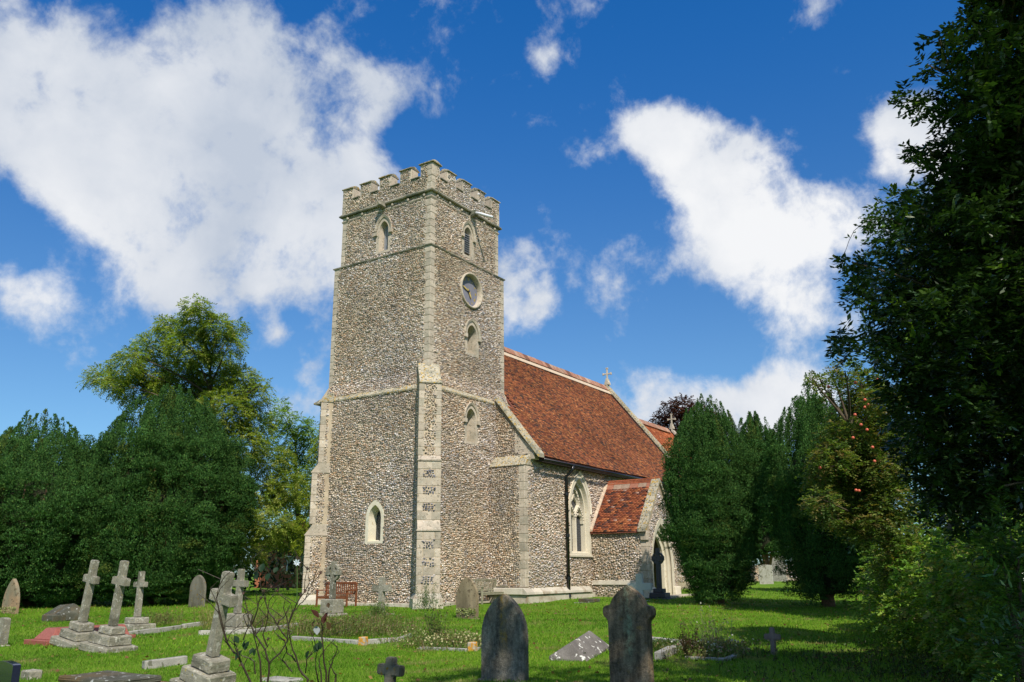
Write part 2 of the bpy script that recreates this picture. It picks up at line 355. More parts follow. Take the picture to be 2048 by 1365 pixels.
def grass_field():
    out = []
    for (d0, d1, n, sz) in ((6.5, 11, 90000, 1.0), (11, 18, 120000, 1.25), (18, 30, 110000, 1.9), (30, 48, 50000, 2.9)):
        D = np.sqrt(rng.uniform(d0**2, d1**2, n)); Lt = rng.uniform(-.66, .66, n)*D
        x = CX+_fh[0]*D+_rh[0]*Lt; y = CY+_fh[1]*D+_rh[1]*Lt
        keep = ~((x > -.9) & (y > -2.6) & (y < 7.5)) & ~((x > 8.6) & (y > -5.5) & (y < 8) & (x < 12.5))
        x = x[keep]; y = y[keep]; n = len(x)
        P = np.stack([x, y, gz(x, y)-.005], -1)
        A = np.stack([rng.normal(size=n)*.5, rng.normal(size=n)*.5, np.ones(n)], -1)
        dry = np.clip(np.sin(x*1.9+2*np.sin(y*1.1))*np.sin(y*2.3+1.5*np.sin(x*.9))-.62, 0, 1)*2.6
        tone = np.sin(x*.55+1.2*np.sin(y*.4))*np.cos(y*.6+.7*np.sin(x*.5))+.5*np.sin(x*2.3+y*1.1)*np.sin(y*2.9-x*.7)
        c = pick([(.082, .195, .012), (.110, .235, .014), (.150, .265, .02), (.24, .23, .07)], n, .2, [.38, .36, .20, .06])
        c *= (1+.24*tone)[:, None]; c[:, 0] *= 1+.14*tone; c = c*(1-dry[:, None]*.75)+np.array([.29, .24, .10])*dry[:, None]*.75
        out.append(leaves(P, A, rnd_dir(n), rng.uniform(.028, .062, n)*(.55+.45*sz)*np.where(rng.uniform(size=n) < .03, 1.8, 1.0), rng.uniform(.004, .008, n)*sz*1.15, c))
    V, F, C = join(out)
    tag(obj('grass', mesh_np('grass', V, F, grassm, C)), 'short green lawn grass growing between the graves', 'grass', kind='stuff')
grass_field()

# ------------------------------------------------------------------ frames, flint, wall helpers
class Frame:
    def __init__(s, o, u, n): s.slope = None; s.o = np.array(o, float); s.u = np.array(u, float); s.n = np.array(n, float)
    def P(s, a, v, d): return (s.o[0]+s.u[0]*a+s.n[0]*d, s.o[1]+s.u[1]*a+s.n[1]*d, v)
def FS(Y): return Frame((0, Y), (1, 0), (0, -1))       # faces south, a = x
def FW(X_): return Frame((X_, 0), (0, -1), (-1, 0))    # faces west, a = -y
FL_COLS = [(.66, .58, .45), (.56, .475, .34), (.46, .37, .25), (.36, .25, .15), (.22, .19, .16), (.36, .35, .33), (.42, .26, .13), (.11, .095, .08), (.76, .71, .62)]
FL_P = [.16, .21, .18, .14, .08, .06, .08, .05, .04]
def in_poly(a, v, poly):
    ins = np.zeros(len(a), bool); n = len(poly)
    for i in range(n):
        x1, y1 = poly[i]; x2, y2 = poly[(i+1) % n]
        c = ((y1 > v) != (y2 > v)) & (a < (x2-x1)*(v-y1)/((y2-y1) if abs(y2-y1) > 1e-12 else 1e-12)+x1); ins ^= c
    return ins
def flints(name, fr, outer, holes, parent, sz=.098, ch=.066, cols=FL_COLS, pr=FL_P, tone=.88, vj=.2):
    us = [p[0] for p in outer]; vs = [p[1] for p in outer]; u0, u1, v0, v1 = min(us), max(us), min(vs), max(vs)
    A = []; B = []; Wd = []
    for k in range(int((v1-v0)/ch)+1):
        m = int((u1-u0)/(sz*.8))+3; ww = rng.uniform(.55, 1.35, m)*sz; e = u0+np.cumsum(ww)-rng.uniform(0, sz)
        A.append(e-ww/2); Wd.append(ww); B.append(np.full(m, v0+(k+.5)*ch)+rng.normal(size=m)*ch*vj+.025*np.sin(e*1.3+k*.13)+.018*np.sin(e*3.1+k*.4))
    a = np.concatenate(A); b = np.concatenate(B); wd = np.concatenate(Wd)
    k = in_poly(a, b, outer)
    for h in holes: k &= ~in_poly(a, b, h)
    k &= rng.uniform(size=len(a)) > .02+.25*np.clip(np.sin(a*1.7+np.sin(b*1.1)*2)*np.sin(b*1.5-a*.6)-.80, 0, 1)*4
    a = a[k]; b = b[k]; wd = wd[k]; n = len(a)
    th = np.arange(6)*math.pi/3
    hh = ch*rng.uniform(.78, 1.12, n)
    rw = wd[:, None]*.5*rng.uniform(.8, 1.05, (n, 6)); rh = hh[:, None]*.5*rng.uniform(.8, 1.1, (n, 6)); rot = rng.normal(size=(n, 1))*.25
    ex = rw*np.cos(th+rot); ey = rh*np.sin(th+rot)
    h = rng.uniform(.018, .052, n)[:, None]; ta = rng.normal(size=(n, 1))*.25; tb = rng.normal(size=(n, 1))*.25-.05
    top = h+(ex*.62*ta+ey*.62*tb)
    big = np.where(rng.uniform(size=(n, 1)) < .012, 1.7, 1.0); ex = ex*big; ey = ey*big
    U = np.concatenate([a[:, None]+ex, a[:, None]+ex*.66], 1); Vv = np.concatenate([b[:, None]+ey, b[:, None]+ey*.64], 1)
    Dd = np.concatenate([np.full((n, 6), -.004), top], 1)
    if fr.slope: Dd = Dd+fr.slope[0]+(Vv-fr.slope[1])*fr.slope[2]
    V = np.stack([fr.o[0]+fr.u[0]*U+fr.n[0]*Dd, fr.o[1]+fr.u[1]*U+fr.n[1]*Dd, Vv], -1).reshape(-1, 3)
    base = (np.arange(n)*12)[:, None]
    Q = np.concatenate([base+np.array([[i, (i+1) % 6, 6+(i+1) % 6, 6+i]]) for i in range(6)], 0)
    H = base+np.array([[6, 7, 8, 9, 10, 11]])
    if np.cross(np.append(fr.u, 0), [0, 0, 1]).dot(np.append(fr.n, 0)) < 0: Q = Q[:, ::-1]; H = H[:, ::-1]
    c = pick(cols, n, .22, pr)*tone; c = (c*.82+.18*np.mean(c, 0))*np.array([1.0, .99, 1.09]); pt_ = .10*np.sin(a*1.1+b*.7+1)+.09*np.sin(a*.5-b*1.3+2)+.07*np.sin(a*2.9+1.1*np.sin(b*.8))*np.sin(b*2.3+a)
    c = c*(1+pt_)[:, None]; wm = np.sin(a*.8-b*.45+.6)*np.sin(b*.6+a*.3); c[:, 2] *= 1-.10*wm; c[:, 0] *= 1+.05*wm
    o = obj(name, mesh_np(name, V, [Q, H], flintm, np.repeat(c, 12, 0)), parent, kind='stuff'); return o
def wall_face(mb, fr, outer, holes=()):
    polys = [[Vector((a, v, 0)) for a, v in outer]]+[[Vector((a, v, 0)) for a, v in h] for h in holes]
    tri = tessellate_polygon(polys); pts = [q for pl in polys for q in pl]
    mb.add([fr.P(q.x, q.y, 0) for q in pts], [tuple(t) for t in tri])
def arch(a0, a1, v0, vs, va, n=8):
    """pointed outline: jambs from v0 to springing vs, apex va"""
    c = (a0+a1)/2; w_ = (a1-a0)/2; h = va-vs
    # circle through (a1,vs) with vertical tangent-ish and the apex
    R_ = (w_*w_+h*h)/(2*w_) if h >= w_ else None
    pts = [(a0, v0), (a1, v0)]
    if R_ is None: R_ = (w_*w_+h*h)/(2*w_)
    cx = a1-R_; t1 = math.atan2(h, c-cx)
    right = [(cx+R_*math.cos(t1*i/n), vs+R_*math.sin(t1*i/n)) for i in range(n+1)]
    left = [(2*c-x_, y_) for x_, y_ in right[:-1]][::-1]
    return pts+right+left
def ring(mb, fr, outer, inner, d0o, d1o, d1i=None):
    """band between two outlines of equal count; front at d1, back at d0"""
    n = len(outer); d1i = d1o if d1i is None else d1i
    V = [fr.P(a, v, d1o) for a, v in outer]+[fr.P(a, v, d1i) for a, v in inner]+[fr.P(a, v, d0o) for a, v in outer]+[fr.P(a, v, d0o) for a, v in inner]
    F = []
    for i in range(n):
        k = (i+1) % n
        F += [(i, k, n+k, n+i), (2*n+i, i, n+i, 3*n+i)[:0] or (2*n+i, 2*n+k, k, i), (n+i, n+k, 3*n+k, 3*n+i)]
    mb.add(V, F)
def bars(mb, fr, path, wd, d0, d1):
    for (a, v), (b, v2) in zip(path[:-1], path[1:]):
        dx, dy = b-a, v2-v; L = math.hypot(dx, dy) or 1; px, py = -dy/L*wd/2, dx/L*wd/2; ex, ey = dx/L*wd*.2, dy/L*wd*.2
        q = [(a-ex+px, v-ey+py), (a-ex-px, v-ey-py), (b+ex-px, v2+ey-py), (b+ex+px, v2+ey+py)]
        mb.prism(q, lambda x_, y_, t: fr.P(x_, y_, d0+(d1-d0)*t))
def rect(a0, a1, v0, v1): return [(a0, v0), (a1, v0), (a1, v1), (a0, v1)]

church = empty('church', (0, 0, gz(0, 0)), 0, 'flint church with square battlemented tower and red tiled nave and porch', 'church')
CZ0 = church.location.copy()
def part(name, me, parent=None, mat=None, kind=None):
    p = church if parent is None else parent
    o = obj(name, me, p, mat, kind)
    if p is church: o.location = -CZ0
    return o
_flints = flints
def cflints(name, fr, outer, holes, parent, **k): return _flints(name, fr, outer, holes, parent, **k)

def window(fr, a0, a1, v0, vs, va, band=.16, depth=.35, splay=.10, fill='glass', mat=None, hood=True, hood_w=.10):
    """returns hole outline; builds surround, reveal, hood, infill as one part with sub-parts"""
    mat = mat or dressed
    out = arch(a0, a1, v0, vs, va); ins = arch(a0+band, a1-band, v0+band*.6, vs, va-band*1.35)
    deep = arch(a0+band+splay, a1-band-splay, v0+band*.6+splay*.8, vs, va-band*1.35-splay*1.2)
    mb = MB(); ring(mb, fr, out, ins, -.05, .022)
    n = len(ins)  # splayed reveal
    mb.add([fr.P(a, v, .022) for a, v in ins]+[fr.P(a, v, -depth) for a, v in deep], [(i, (i+1) % n, n+(i+1) % n, n+i) for i in range(n)])
    wobj = part('window', mb.me('window', mat))
    if hood:
        o2 = arch(a0-hood_w*.5, a1+hood_w*.5, vs-.12, vs, va+hood_w*.7)[1:]; i2 = arch(a0+hood_w*.5, a1-hood_w*.5, vs-.12, vs, va-hood_w*.55)[1:]
        m2 = MB(); k = len(o2)
        # open strip
        V = [fr.P(a, v, .10) for a, v in o2]+[fr.P(a, v, .06) for a, v in i2]+[fr.P(a, v, 0) for a, v in o2]+[fr.P(a, v, 0) for a, v in i2]
        F = []
        o3 = [o2[-1]]+[]
        seq = list(range(k))  # starts at right jamb bottom, goes over the apex
        for i in range(k-1):
            F += [(i, i+1, k+i+1, k+i), (2*k+i, 2*k+i+1, i+1, i), (k+i, k+i+1, 3*k+i+1, 3*k+i)]
        m2.add(V, F)
        for s_, (aa) in ((-1, a0), (1, a1)):
            m2.fbox(fr, aa-.09, aa+.09, vs-.22, vs-.06, 0, .11)
        part('hood_mould', m2.me('hood_mould', mat), wobj)
    cx = (a0+a1)/2; pd = -depth+.02
    pm = MB(); pm.prism(deep, lambda x_, y_, t: fr.P(x_, y_, -depth-.06+.05*t))
    if fill == 'glass':
        part('pane', pm.me('pane', glassm), wobj)
        lm = MB(); da0 = a0+band+splay; da1 = a1-band-splay
        step = .12
        def clip(seg):
            pts_ = np.linspace(seg[0], seg[1], 40); k_ = in_poly(pts_[:, 0], pts_[:, 1], deep); pts_ = pts_[k_]
            return (tuple(pts_[0]), tuple(pts_[-1])) if len(pts_) > 2 else None
        H = va-v0
        for sgn in (1, -1):
            for k_ in np.arange(-20, 60):
                c_ = v0+k_*step*1.5
                sg = clip(((da0, c_), (da1, c_+sgn*(da1-da0)*1.5)))
                if sg: bars(lm, fr, list(sg), .012, -depth-.008, -depth+.004)
        if lm.v: part('glazing_lead', lm.me('glazing_lead', leadcame), wobj)
    elif fill == 'stone':
        part('blocking_stone', pm.me('blocking_stone', creamst), wobj)
    elif fill == 'louvre':
        part('opening_back', pm.me('opening_back', flat('dark_belfry', (.01, .01, .01), .9)), wobj)
        for k_ in range(9):
            v = v0+.28+k_*(va-v0-.75)/9
            l = MB(); l.hexa([fr.P(a0+band, v, -.06), fr.P(a1-band, v, -.06), fr.P(a1-band, v+.09, -depth), fr.P(a0+band, v+.09, -depth),
                              fr.P(a0+band, v+.02, -.06), fr.P(a1-band, v+.02, -.06), fr.P(a1-band, v+.11, -depth), fr.P(a0+band, v+.11, -depth)])
            part('louvre_slat', l.me('louvre_slat', leadm), wobj)
    elif fill == 'bars':
        part('opening_back', pm.me('opening_back', flat('dark_belfry', (.01, .01, .01), .9)), wobj)
        da0 = a0+band+splay; da1 = a1-band-splay; wdt = (da1-da0)
        for k_ in range(4):
            a = da0+wdt*(k_+.5)/4
            l = MB().fbox(fr, a-.035, a+.035, v0+.15, va-.35, -depth+.0, -depth+.1); part('window_bar', l.me('window_bar', leadm), wobj)
    # cusps
    return out, wobj

# ------------------------------------------------------------------ the tower
W0, NW = 5.0, 5.08
Z_S3, Z_S2, Z_P, Z_M, Z_C = 7.42, 13.50, 16.0, 17.46, 16.76
B, K = .55, .18
def rings(mb, x0, x1, y0, y1, prof):
    """sweep closed profile [(offset,z)] round a rectangle"""
    n = len(prof); V = []
    for (o, z) in prof:
        V += [(x0-o, y0-o, z), (x1+o, y0-o, z), (x1+o, y1+o, z), (x0-o, y1+o, z)]
    F = []
    for i in range(n):
        k = (i+1) % n
        for c in range(4):
            d = (c+1) % 4; F.append((i*4+c, i*4+d, k*4+d, k*4+c))
    mb.add(V, F)
holes = {}
# windows first: each returns the outline cut from its wall
frW3, frS3 = FW(0), FS(0); frW2, frS2 = FW(-K), FS(-K); frW1, frS1 = FW(-B), FS(-B)
hW3, _ = window(frW3, -3.02, -2.16, 13.78, 14.85, 15.50, .17, .35, .06, 'bars')
hS3, _ = window(frS3, 2.16, 3.04, 13.82, 14.9, 15.50, .17, .40, .03, 'louvre')
hS2, _ = window(frS2, 2.2, 3.2, 9.35, 10.3, 10.95, .17, .50, .03, 'stone')
hS1, _ = window(frS1, 1.7, 2.62, 5.48, 6.55, 7.16, .15, .50, .03, 'stone', hood_w=.08)
hW1, wl = window(frW1, -2.50, -1.56, 1.55, 2.52, 3.22, .15, .36, .07, 'glass', creamst, hood=False)
cm = (2.6, 12.25); cr = .80
clock_hole = [(cm[0]+cr*.9*math.cos(t), cm[1]+cr*.9*math.sin(t)) for t in np.linspace(0, 2*math.pi, 36, endpoint=False)]
zb = -1.3
stages = [('upper', 0, 0, W0, NW, Z_S2, Z_P, frW3, frS3, [hW3], [hS3]),
          ('middle', -K, -K, W0+K, NW+K, Z_S3+.3, Z_S2, frW2, frS2, [], [hS2, clock_hole]),
          ('lower', -B, -B, W0+K, NW+K, zb, Z_S3, frW1, frS1, [hW1], [hS1])]
qcount = 0
def quoin_mesh(fr1, n1):
    pass
QW = {}
def quoin_stone(corner, du, dv, lu, lv, z0, z1, parent, mat, proud=.014):
    """L-corner block: corner point, unit vectors along the two faces (away from the corner)"""
    key = (round(lu, 2), round(lv, 2), round(z1-z0, 2), du, dv, mat.name)
    if key not in QW:
        h = z1-z0-.012; g = proud
        a = np.array(du); b = np.array(dv)
        def pt(s_, t_, z): q = a*s_+b*t_; return (q[0], q[1], z)
        mb = MB(); mb.hexa([pt(-g, -g, 0), pt(lu, -g, 0), pt(lu, lv, 0), pt(-g, lv, 0), pt(-g, -g, h), pt(lu, -g, h), pt(lu, lv, h), pt(-g, lv, h)])
        QW[key] = mb.me('quoin_stone', mat, bevel=.012)
    o = part('quoin_stone', QW[key], parent); base = Vector((corner[0], corner[1], z0+.006))
    o.location = base if parent is not church else base-CZ0
    return o
def corner_quoins(corner, du, dv, z0, z1, parent, mat=None, a=.42, b=.24, h=.31, flip=0):
    n = max(1, round((z1-z0)/h)); hh = (z1-z0)/n
    for i in range(n):
        f = (i+flip) % 2 == 0; va = random.choice([0, .03, .06])
        quoin_stone(corner, du, dv, (a if f else b)+va, (b if f else a)+va, z0+i*hh, z0+(i+1)*hh, parent, mat or dressed)
def quoin_mask(u_c, sgn, z0, z1, wd=.30): return rect(min(u_c, u_c+sgn*wd), max(u_c, u_c+sgn*wd), z0, z1)
for (nm, x0, y0, x1, y1, z0, z1, fw, fs, hw, hs_) in stages:
    mb = MB()
    ow = rect(-y1, -y0, z0, z1); os_ = rect(x0, x1, z0, z1)
    wall_face(mb, fw, ow, hw); wall_face(mb, fs, os_, hs_)
    mb.add([(x1, y0, z0), (x1, y1, z0), (x1, y1, z1), (x1, y0, z1)], [(0, 1, 2, 3)])
    mb.add([(x1, y1, z0), (x0, y1, z0), (x0, y1, z1), (x1, y1, z1)], [(0, 1, 2, 3)])
    mb.add([(x0, y0, z1), (x1, y0, z1), (x1, y1, z1), (x0, y1, z1)], [(0, 1, 2, 3)])
    tw = part('tower_wall', mb.me('tower_wall', mortar)); tw['label'] = {'upper': 'belfry stage of the tower wall', 'middle': 'middle stage of the tower wall with clock', 'lower': 'wide lower stage of the tower wall'}[nm]
    zq = z0 if nm != 'lower' else -.8
    if nm != 'lower':
        corner_quoins((x0, y0), (0, 1), (1, 0), zq, z1, tw)
        corner_quoins((x1, y0), (-1, 0), (0, 1), zq, z1, tw, flip=1, a=.34, b=.22)
        corner_quoins((x0, y1), (0, -1), (1, 0), zq, z1, tw, a=.34, b=.22)
    mw = .27
    hw2 = hw+([quoin_mask(-y0, -1, z0, z1, mw), quoin_mask(-y1, 1, z0, z1, .25)] if nm != 'lower' else [])
    hs2 = hs_+([quoin_mask(x0, 1, z0, z1, mw), quoin_mask(x1, -1, z0, z1, .25)] if nm != 'lower' else [])
    # a little wider hole round openings so that no flint crosses the stone band
    cflints('flint_facing', fw, ow, hw2, tw); cflints('flint_facing', fs, os_, hs2, tw)

# string courses
mb = MB(); rings(mb, 0, W0, 0, NW, [(-.05, Z_S2-.02), (K+.06, Z_S2-.02), (K+.07, Z_S2+.03), (.0, Z_S2+.16), (-.05, Z_S2+.16)])
part('string_course', mb.me('string_course', drip_st))
mb = MB(); rings(mb, 0, W0, 0, NW, [(-.1, Z_S3-.02), (B-.02, Z_S3-.06), (B+.05, Z_S3-.05), (B+.06, Z_S3+.01), (.42, Z_S3+.19), (-.1, Z_S3+.19)])
# only west and south sides project; north and east share the same set-off
part('string_course', mb.me('string_course', dressed_lichen))['label'] = 'sloping stone set-off at the top of the lower stage'
mb = MB(); rings(mb, 0, W0, 0, NW, [(-.05, Z_P-.02), (.13, Z_P), (.15, Z_P+.05), (.07, Z_P+.15), (-.05, Z_P+.15)])
ps = part('string_course', mb.me('string_course', drip_st)); ps['label'] = 'dark moulded string below the battlements'
mb = MB(); rings(mb, 0, W0, 0, NW, [(-.05, Z_P-.26), (.03, Z_P-.26), (.05, Z_P-.21), (.025, Z_P-.17), (-.05, Z_P-.17)])
part('string_course', mb.me('string_course', dressed))['label'] = 'lower fillet of the parapet moulding'
fm = MB().box(-.06, .06, -.055, .055, -.06, .06).me('fleuron', dressed, bevel=.02, jit=.008)
for k in range(6):
    for (x_, y_) in ((-.04, .35+k*.88), (.35+k*.86, -.04)):
        if abs(y_-2.99) < .3 or abs(x_-2.93) < .2: continue
        o = part('fleuron', fm, ps); o.location = (x_, y_, Z_P-.10)
mb = MB(); rings(mb, 0, W0, 0, NW, [(-.1, Z_S3+.18), (.40, Z_S3+.18), (K-.01, Z_S3+.75), (-.1, Z_S3+.75)])
bt = part('battered_course', mb.me('battered_course', mortar))
for f_, o_ in ((FW(0), rect(-NW-.1, .10, Z_S3+.20, Z_S3+.74)), (FS(0), rect(-.10, W0+.1, Z_S3+.20, Z_S3+.74))):
    f_.slope = (.41, Z_S3+.18, (K-.40)/.57); cflints('flint_facing', f_, o_, [], bt)
# gargoyle and lead spout
gm = MB(); gm.hexa([(-.42, 2.50, Z_P-.12), (-.42, 2.72, Z_P-.12), (.02, 2.76, Z_P-.18), (.02, 2.46, Z_P-.18), (-.40, 2.52, Z_P+.10), (-.40, 2.70, Z_P+.10), (.02, 2.76, Z_P+.16), (.02, 2.46, Z_P+.16)])
part('gargoyle', gm.me('gargoyle', drip_st, bevel=.04, sub=1, jit=.02))
gm = MB(); gm.hexa([(2.72, -.32, Z_P-.12), (2.98, -.32, Z_P-.12), (3.0, .02, Z_P-.2), (2.7, .02, Z_P-.2), (2.74, -.32, Z_P+.10), (2.96, -.32, Z_P+.10), (3.0, .02, Z_P+.16), (2.7, .02, Z_P+.16)])
gg = part('gargoyle', gm.me('gargoyle', drip_st, bevel=.04, sub=1, jit=.02))
part('lead_spout', MB().tube([(2.80, -.2, Z_P+.0), (2.84, -.5, Z_P-.10), (2.92, -1.12, Z_P-.40)], [.065, .06, .06], 10).me('lead_spout', whitel, smooth=True), gg)

# parapet with battlements
T = .42
pw = MB(); pb = MB()
mer_w = [(-.06, .59), (1.10, 1.74), (2.27, 2.93), (3.42, 4.07), (4.50, NW+.06)]      # along y
mer_s = [(-.06, .50), (1.02, 1.64), (2.15, 2.78), (3.28, 3.87), (4.40, W0+.06)]      # along x
e = .04
body = MB()
body.box(-e, T, -e, NW+e, Z_P+.10, Z_C); body.box(T, W0+e, -e, T, Z_P+.10, Z_C)
body.box(W0+e-T, W0+e, T, NW+e, Z_P+.10, Z_C); body.box(T, W0+e-T, NW+e-T, NW+e, Z_P+.10, Z_C)
par = part('parapet', body.me('parapet', mortar))
def add_merlons(axis, spans, far):
    for i, (a, b) in enumerate(spans):
        m = MB(); cp = MB(); zt = Z_M-.12
        g = .002
        if axis == 'y':
            if far: m.box(W0+e-T+g, W0+e, a, b, Z_C, zt)
            else: m.box(-e, T-g, a, b, Z_C, zt)
        else:
            if far: m.box(a, b, NW+e-T+g, NW+e, Z_C, zt)
            else: m.box(a, b, -e, T-g, Z_C, zt)
        mo = part('merlon', m.me('merlon', dressed, bevel=.01))
        xs = [v[0] for v in m.v]; ys = [v[1] for v in m.v]; x0, x1, y0, y1 = min(xs), max(xs), min(ys), max(ys)
        ox, oy_ = (.08, .02) if axis == 'y' else (.02, .08)
        if i == 0: ox = oy_ = .08
        cp.hexa([(x0-ox, y0-oy_, zt), (x1+ox, y0-oy_, zt), (x1+ox, y1+oy_, zt), (x0-ox, y1+oy_, zt), (x0-ox*.9, y0-oy_*.9, zt+.05), (x1+ox*.9, y0-oy_*.9, zt+.05), (x1+ox*.9, y1+oy_*.9, zt+.05), (x0-ox*.9, y1+oy_*.9, zt+.05)])
        if axis == 'y': xm = (x0+x1)/2; tp = [(xm-.06, y0-.02), (xm+.06, y0-.02), (xm+.06, y1+.02), (xm-.06, y1+.02)]
        else: ym = (y0+y1)/2; tp = [(x0-.02, ym-.06), (x1+.02, ym-.06), (x1+.02, ym+.06), (x0-.02, ym+.06)]
        cp.hexa([(x0-ox*.9, y0-oy_*.9, zt+.051), (x1+ox*.9, y0-oy_*.9, zt+.051), (x1+ox*.9, y1+oy_*.9, zt+.051), (x0-ox*.9, y1+oy_*.9, zt+.051)]+[(q[0], q[1], zt+.16) for q in tp])
        part('coping_stone', cp.me('coping_stone', dressed_lichen, bevel=.012, jit=.004), mo)
        if not far:
            if axis == 'y': cflints('flint_facing', FW(-e), rect(-b+.07, -a-.07 if i else -.25, Z_C-.02, zt), [], mo)
            else: cflints('flint_facing', FS(-e), rect(a+.07 if i else .25, b-.07, Z_C-.02, zt), [], mo)
add_merlons('y', mer_w, False); add_merlons('x', [(T+.004, .50)]+mer_s[1:], False)
add_merlons('y', [(a, b) for a, b in mer_w[1:-1]]+[(T+.01, .60)][:0], True); add_merlons('x', [(a, b) for a, b in mer_s[1:-1]], True)
for (axis, spans) in (('y', mer_w), ('x', mer_s)):
    for (a0, b0), (a1, b1) in zip(spans[:-1], spans[1:]):
        for far in (0, 1):
            c = MB(); a, b = b0+.003, a1-.003
            if axis == 'y': c.box(-e-.07, T+.03, a, b, Z_C+.001, Z_C+.065) if not far else c.box(W0+e-T, W0+e+.07, a, b, Z_C+.001, Z_C+.065)
            else: c.box(a, b, -e-.07, T+.03, Z_C+.001, Z_C+.065) if not far else c.box(a, b, NW+e-T, NW+e+.07, Z_C+.001, Z_C+.065)
            part('sill_stone', c.me('sill_stone', drip_st, bevel=.015), par)
cflints('flint_facing', FW(-e), rect(-NW+.2, -.22, Z_P+.16, Z_C-.02), [], par)
cflints('flint_facing', FS(-e), rect(.22, W0-.2, Z_P+.16, Z_C-.02), [], par)
corner_quoins((-e, -e), (0, 1), (1, 0), Z_P+.14, Z_M-.13, par, h=.27, a=.24, b=.2)
corner_quoins((W0+e, -e), (-1, 0), (0, 1), Z_P+.14, Z_M-.13, par, h=.27, a=.24, b=.2)
corner_quoins((-e, NW+e), (0, -1), (1, 0), Z_P+.14, Z_M-.13, par, h=.27, a=.24, b=.2)
mb = MB().box(T, W0-T, T, NW-T, Z_P+.2, Z_P+.3); part('tower_roof', mb.me('tower_roof', leadm))

# clock
mb = MB(); n = 40; fr = frS2
def circ(r, d): return [fr.P(cm[0]+r*math.cos(2*math.pi*i/n), cm[1]+r*math.sin(2*math.pi*i/n), d) for i in range(n)]
prof = [(cr, 0), (cr+.0, .09), (cr-.04, .12), (cr-.08, .09), (cr-.11, .02), (cr-.12, -.16)]
V = []
for r_, d_ in prof: V += circ(r_, d_)
F = [(k*n+i, k*n+(i+1) % n, (k+1)*n+(i+1) % n, (k+1)*n+i) for k in range(len(prof)-1) for i in range(n)]
mb.add(V, F); clk = part('clock_surround', mb.me('clock_surround', dressed, smooth=True))
mb = MB(); mb.add(circ(cr-.118, -.13)+circ(cr-.118, -.16), [tuple(range(n)), tuple(range(2*n-1, n-1, -1))]); dial = part('clock_dial', mb.me('clock_dial', dialm), clk)
NUM = ['XII', 'I', 'II', 'III', 'IIII', 'V', 'VI', 'VII', 'VIII', 'IX', 'X', 'XI']
for i, s_ in enumerate(NUM):
    th = math.pi/2-i*math.pi/6; nb = MB(); wch = {'I': .035, 'V': .07, 'X': .07}; tot = sum(wch[c] for c in s_); o_ = -tot/2
    def loc(a, b):   # a along tangent (clockwise), b radial
        rr = .55+b; return (cm[0]+rr*math.cos(th)+a*math.sin(th), cm[1]+rr*math.sin(th)-a*math.cos(th))
    for c in s_:
        w2 = wch[c]; x0 = o_+.008; x1 = o_+w2-.008; xm = (x0+x1)/2
        if c == 'I': bars(nb, fr, [loc(xm, -.05), loc(xm, .05)], .016, -.128, -.122)
        elif c == 'V': bars(nb, fr, [loc(x0, .05), loc(xm, -.05), loc(x1, .05)], .014, -.128, -.122)
        else: bars(nb, fr, [loc(x0, .05), loc(x1, -.05)], .014, -.128, -.122); bars(nb, fr, [loc(x0, -.05), loc(x1, .05)], .014, -.128, -.1215)
        o_ += w2
    part('numeral', nb.me('numeral', goldm), clk)
for (ang, L_, wd) in ((math.radians(162), .52, .045), (math.radians(-58), .36, .06)):
    hb = MB(); e1 = (cm[0]+L_*math.cos(ang), cm[1]+L_*math.sin(ang)); e0 = (cm[0]-.12*math.cos(ang), cm[1]-.12*math.sin(ang))
    px, py = -math.sin(ang)*wd/2, math.cos(ang)*wd/2
    hb.prism([(e0[0]+px*.6, e0[1]+py*.6), (e0[0]-px*.6, e0[1]-py*.6), (cm[0]+.6*L_*math.cos(ang)-px*1.5, cm[1]+.6*L_*math.sin(ang)-py*1.5), e1, (cm[0]+.6*L_*math.cos(ang)+px*1.5, cm[1]+.6*L_*math.sin(ang)+py*1.5)], lambda a, b, t: fr.P(a, b, -.10+.02*t))
    part('clock_hand', hb.me('clock_hand', goldm), clk)
part('clock_boss', MB().add([fr.P(cm[0]+.05*math.cos(a), cm[1]+.05*math.sin(a), -.07) for a in np.arange(8)*math.pi/4]+[fr.P(cm[0]+.05*math.cos(a), cm[1]+.05*math.sin(a), -.12) for a in np.arange(8)*math.pi/4], [tuple(range(8))]+[(i, (i+1) % 8, 8+(i+1) % 8, 8+i) for i in range(8)]).me('clock_boss', blackm), clk)

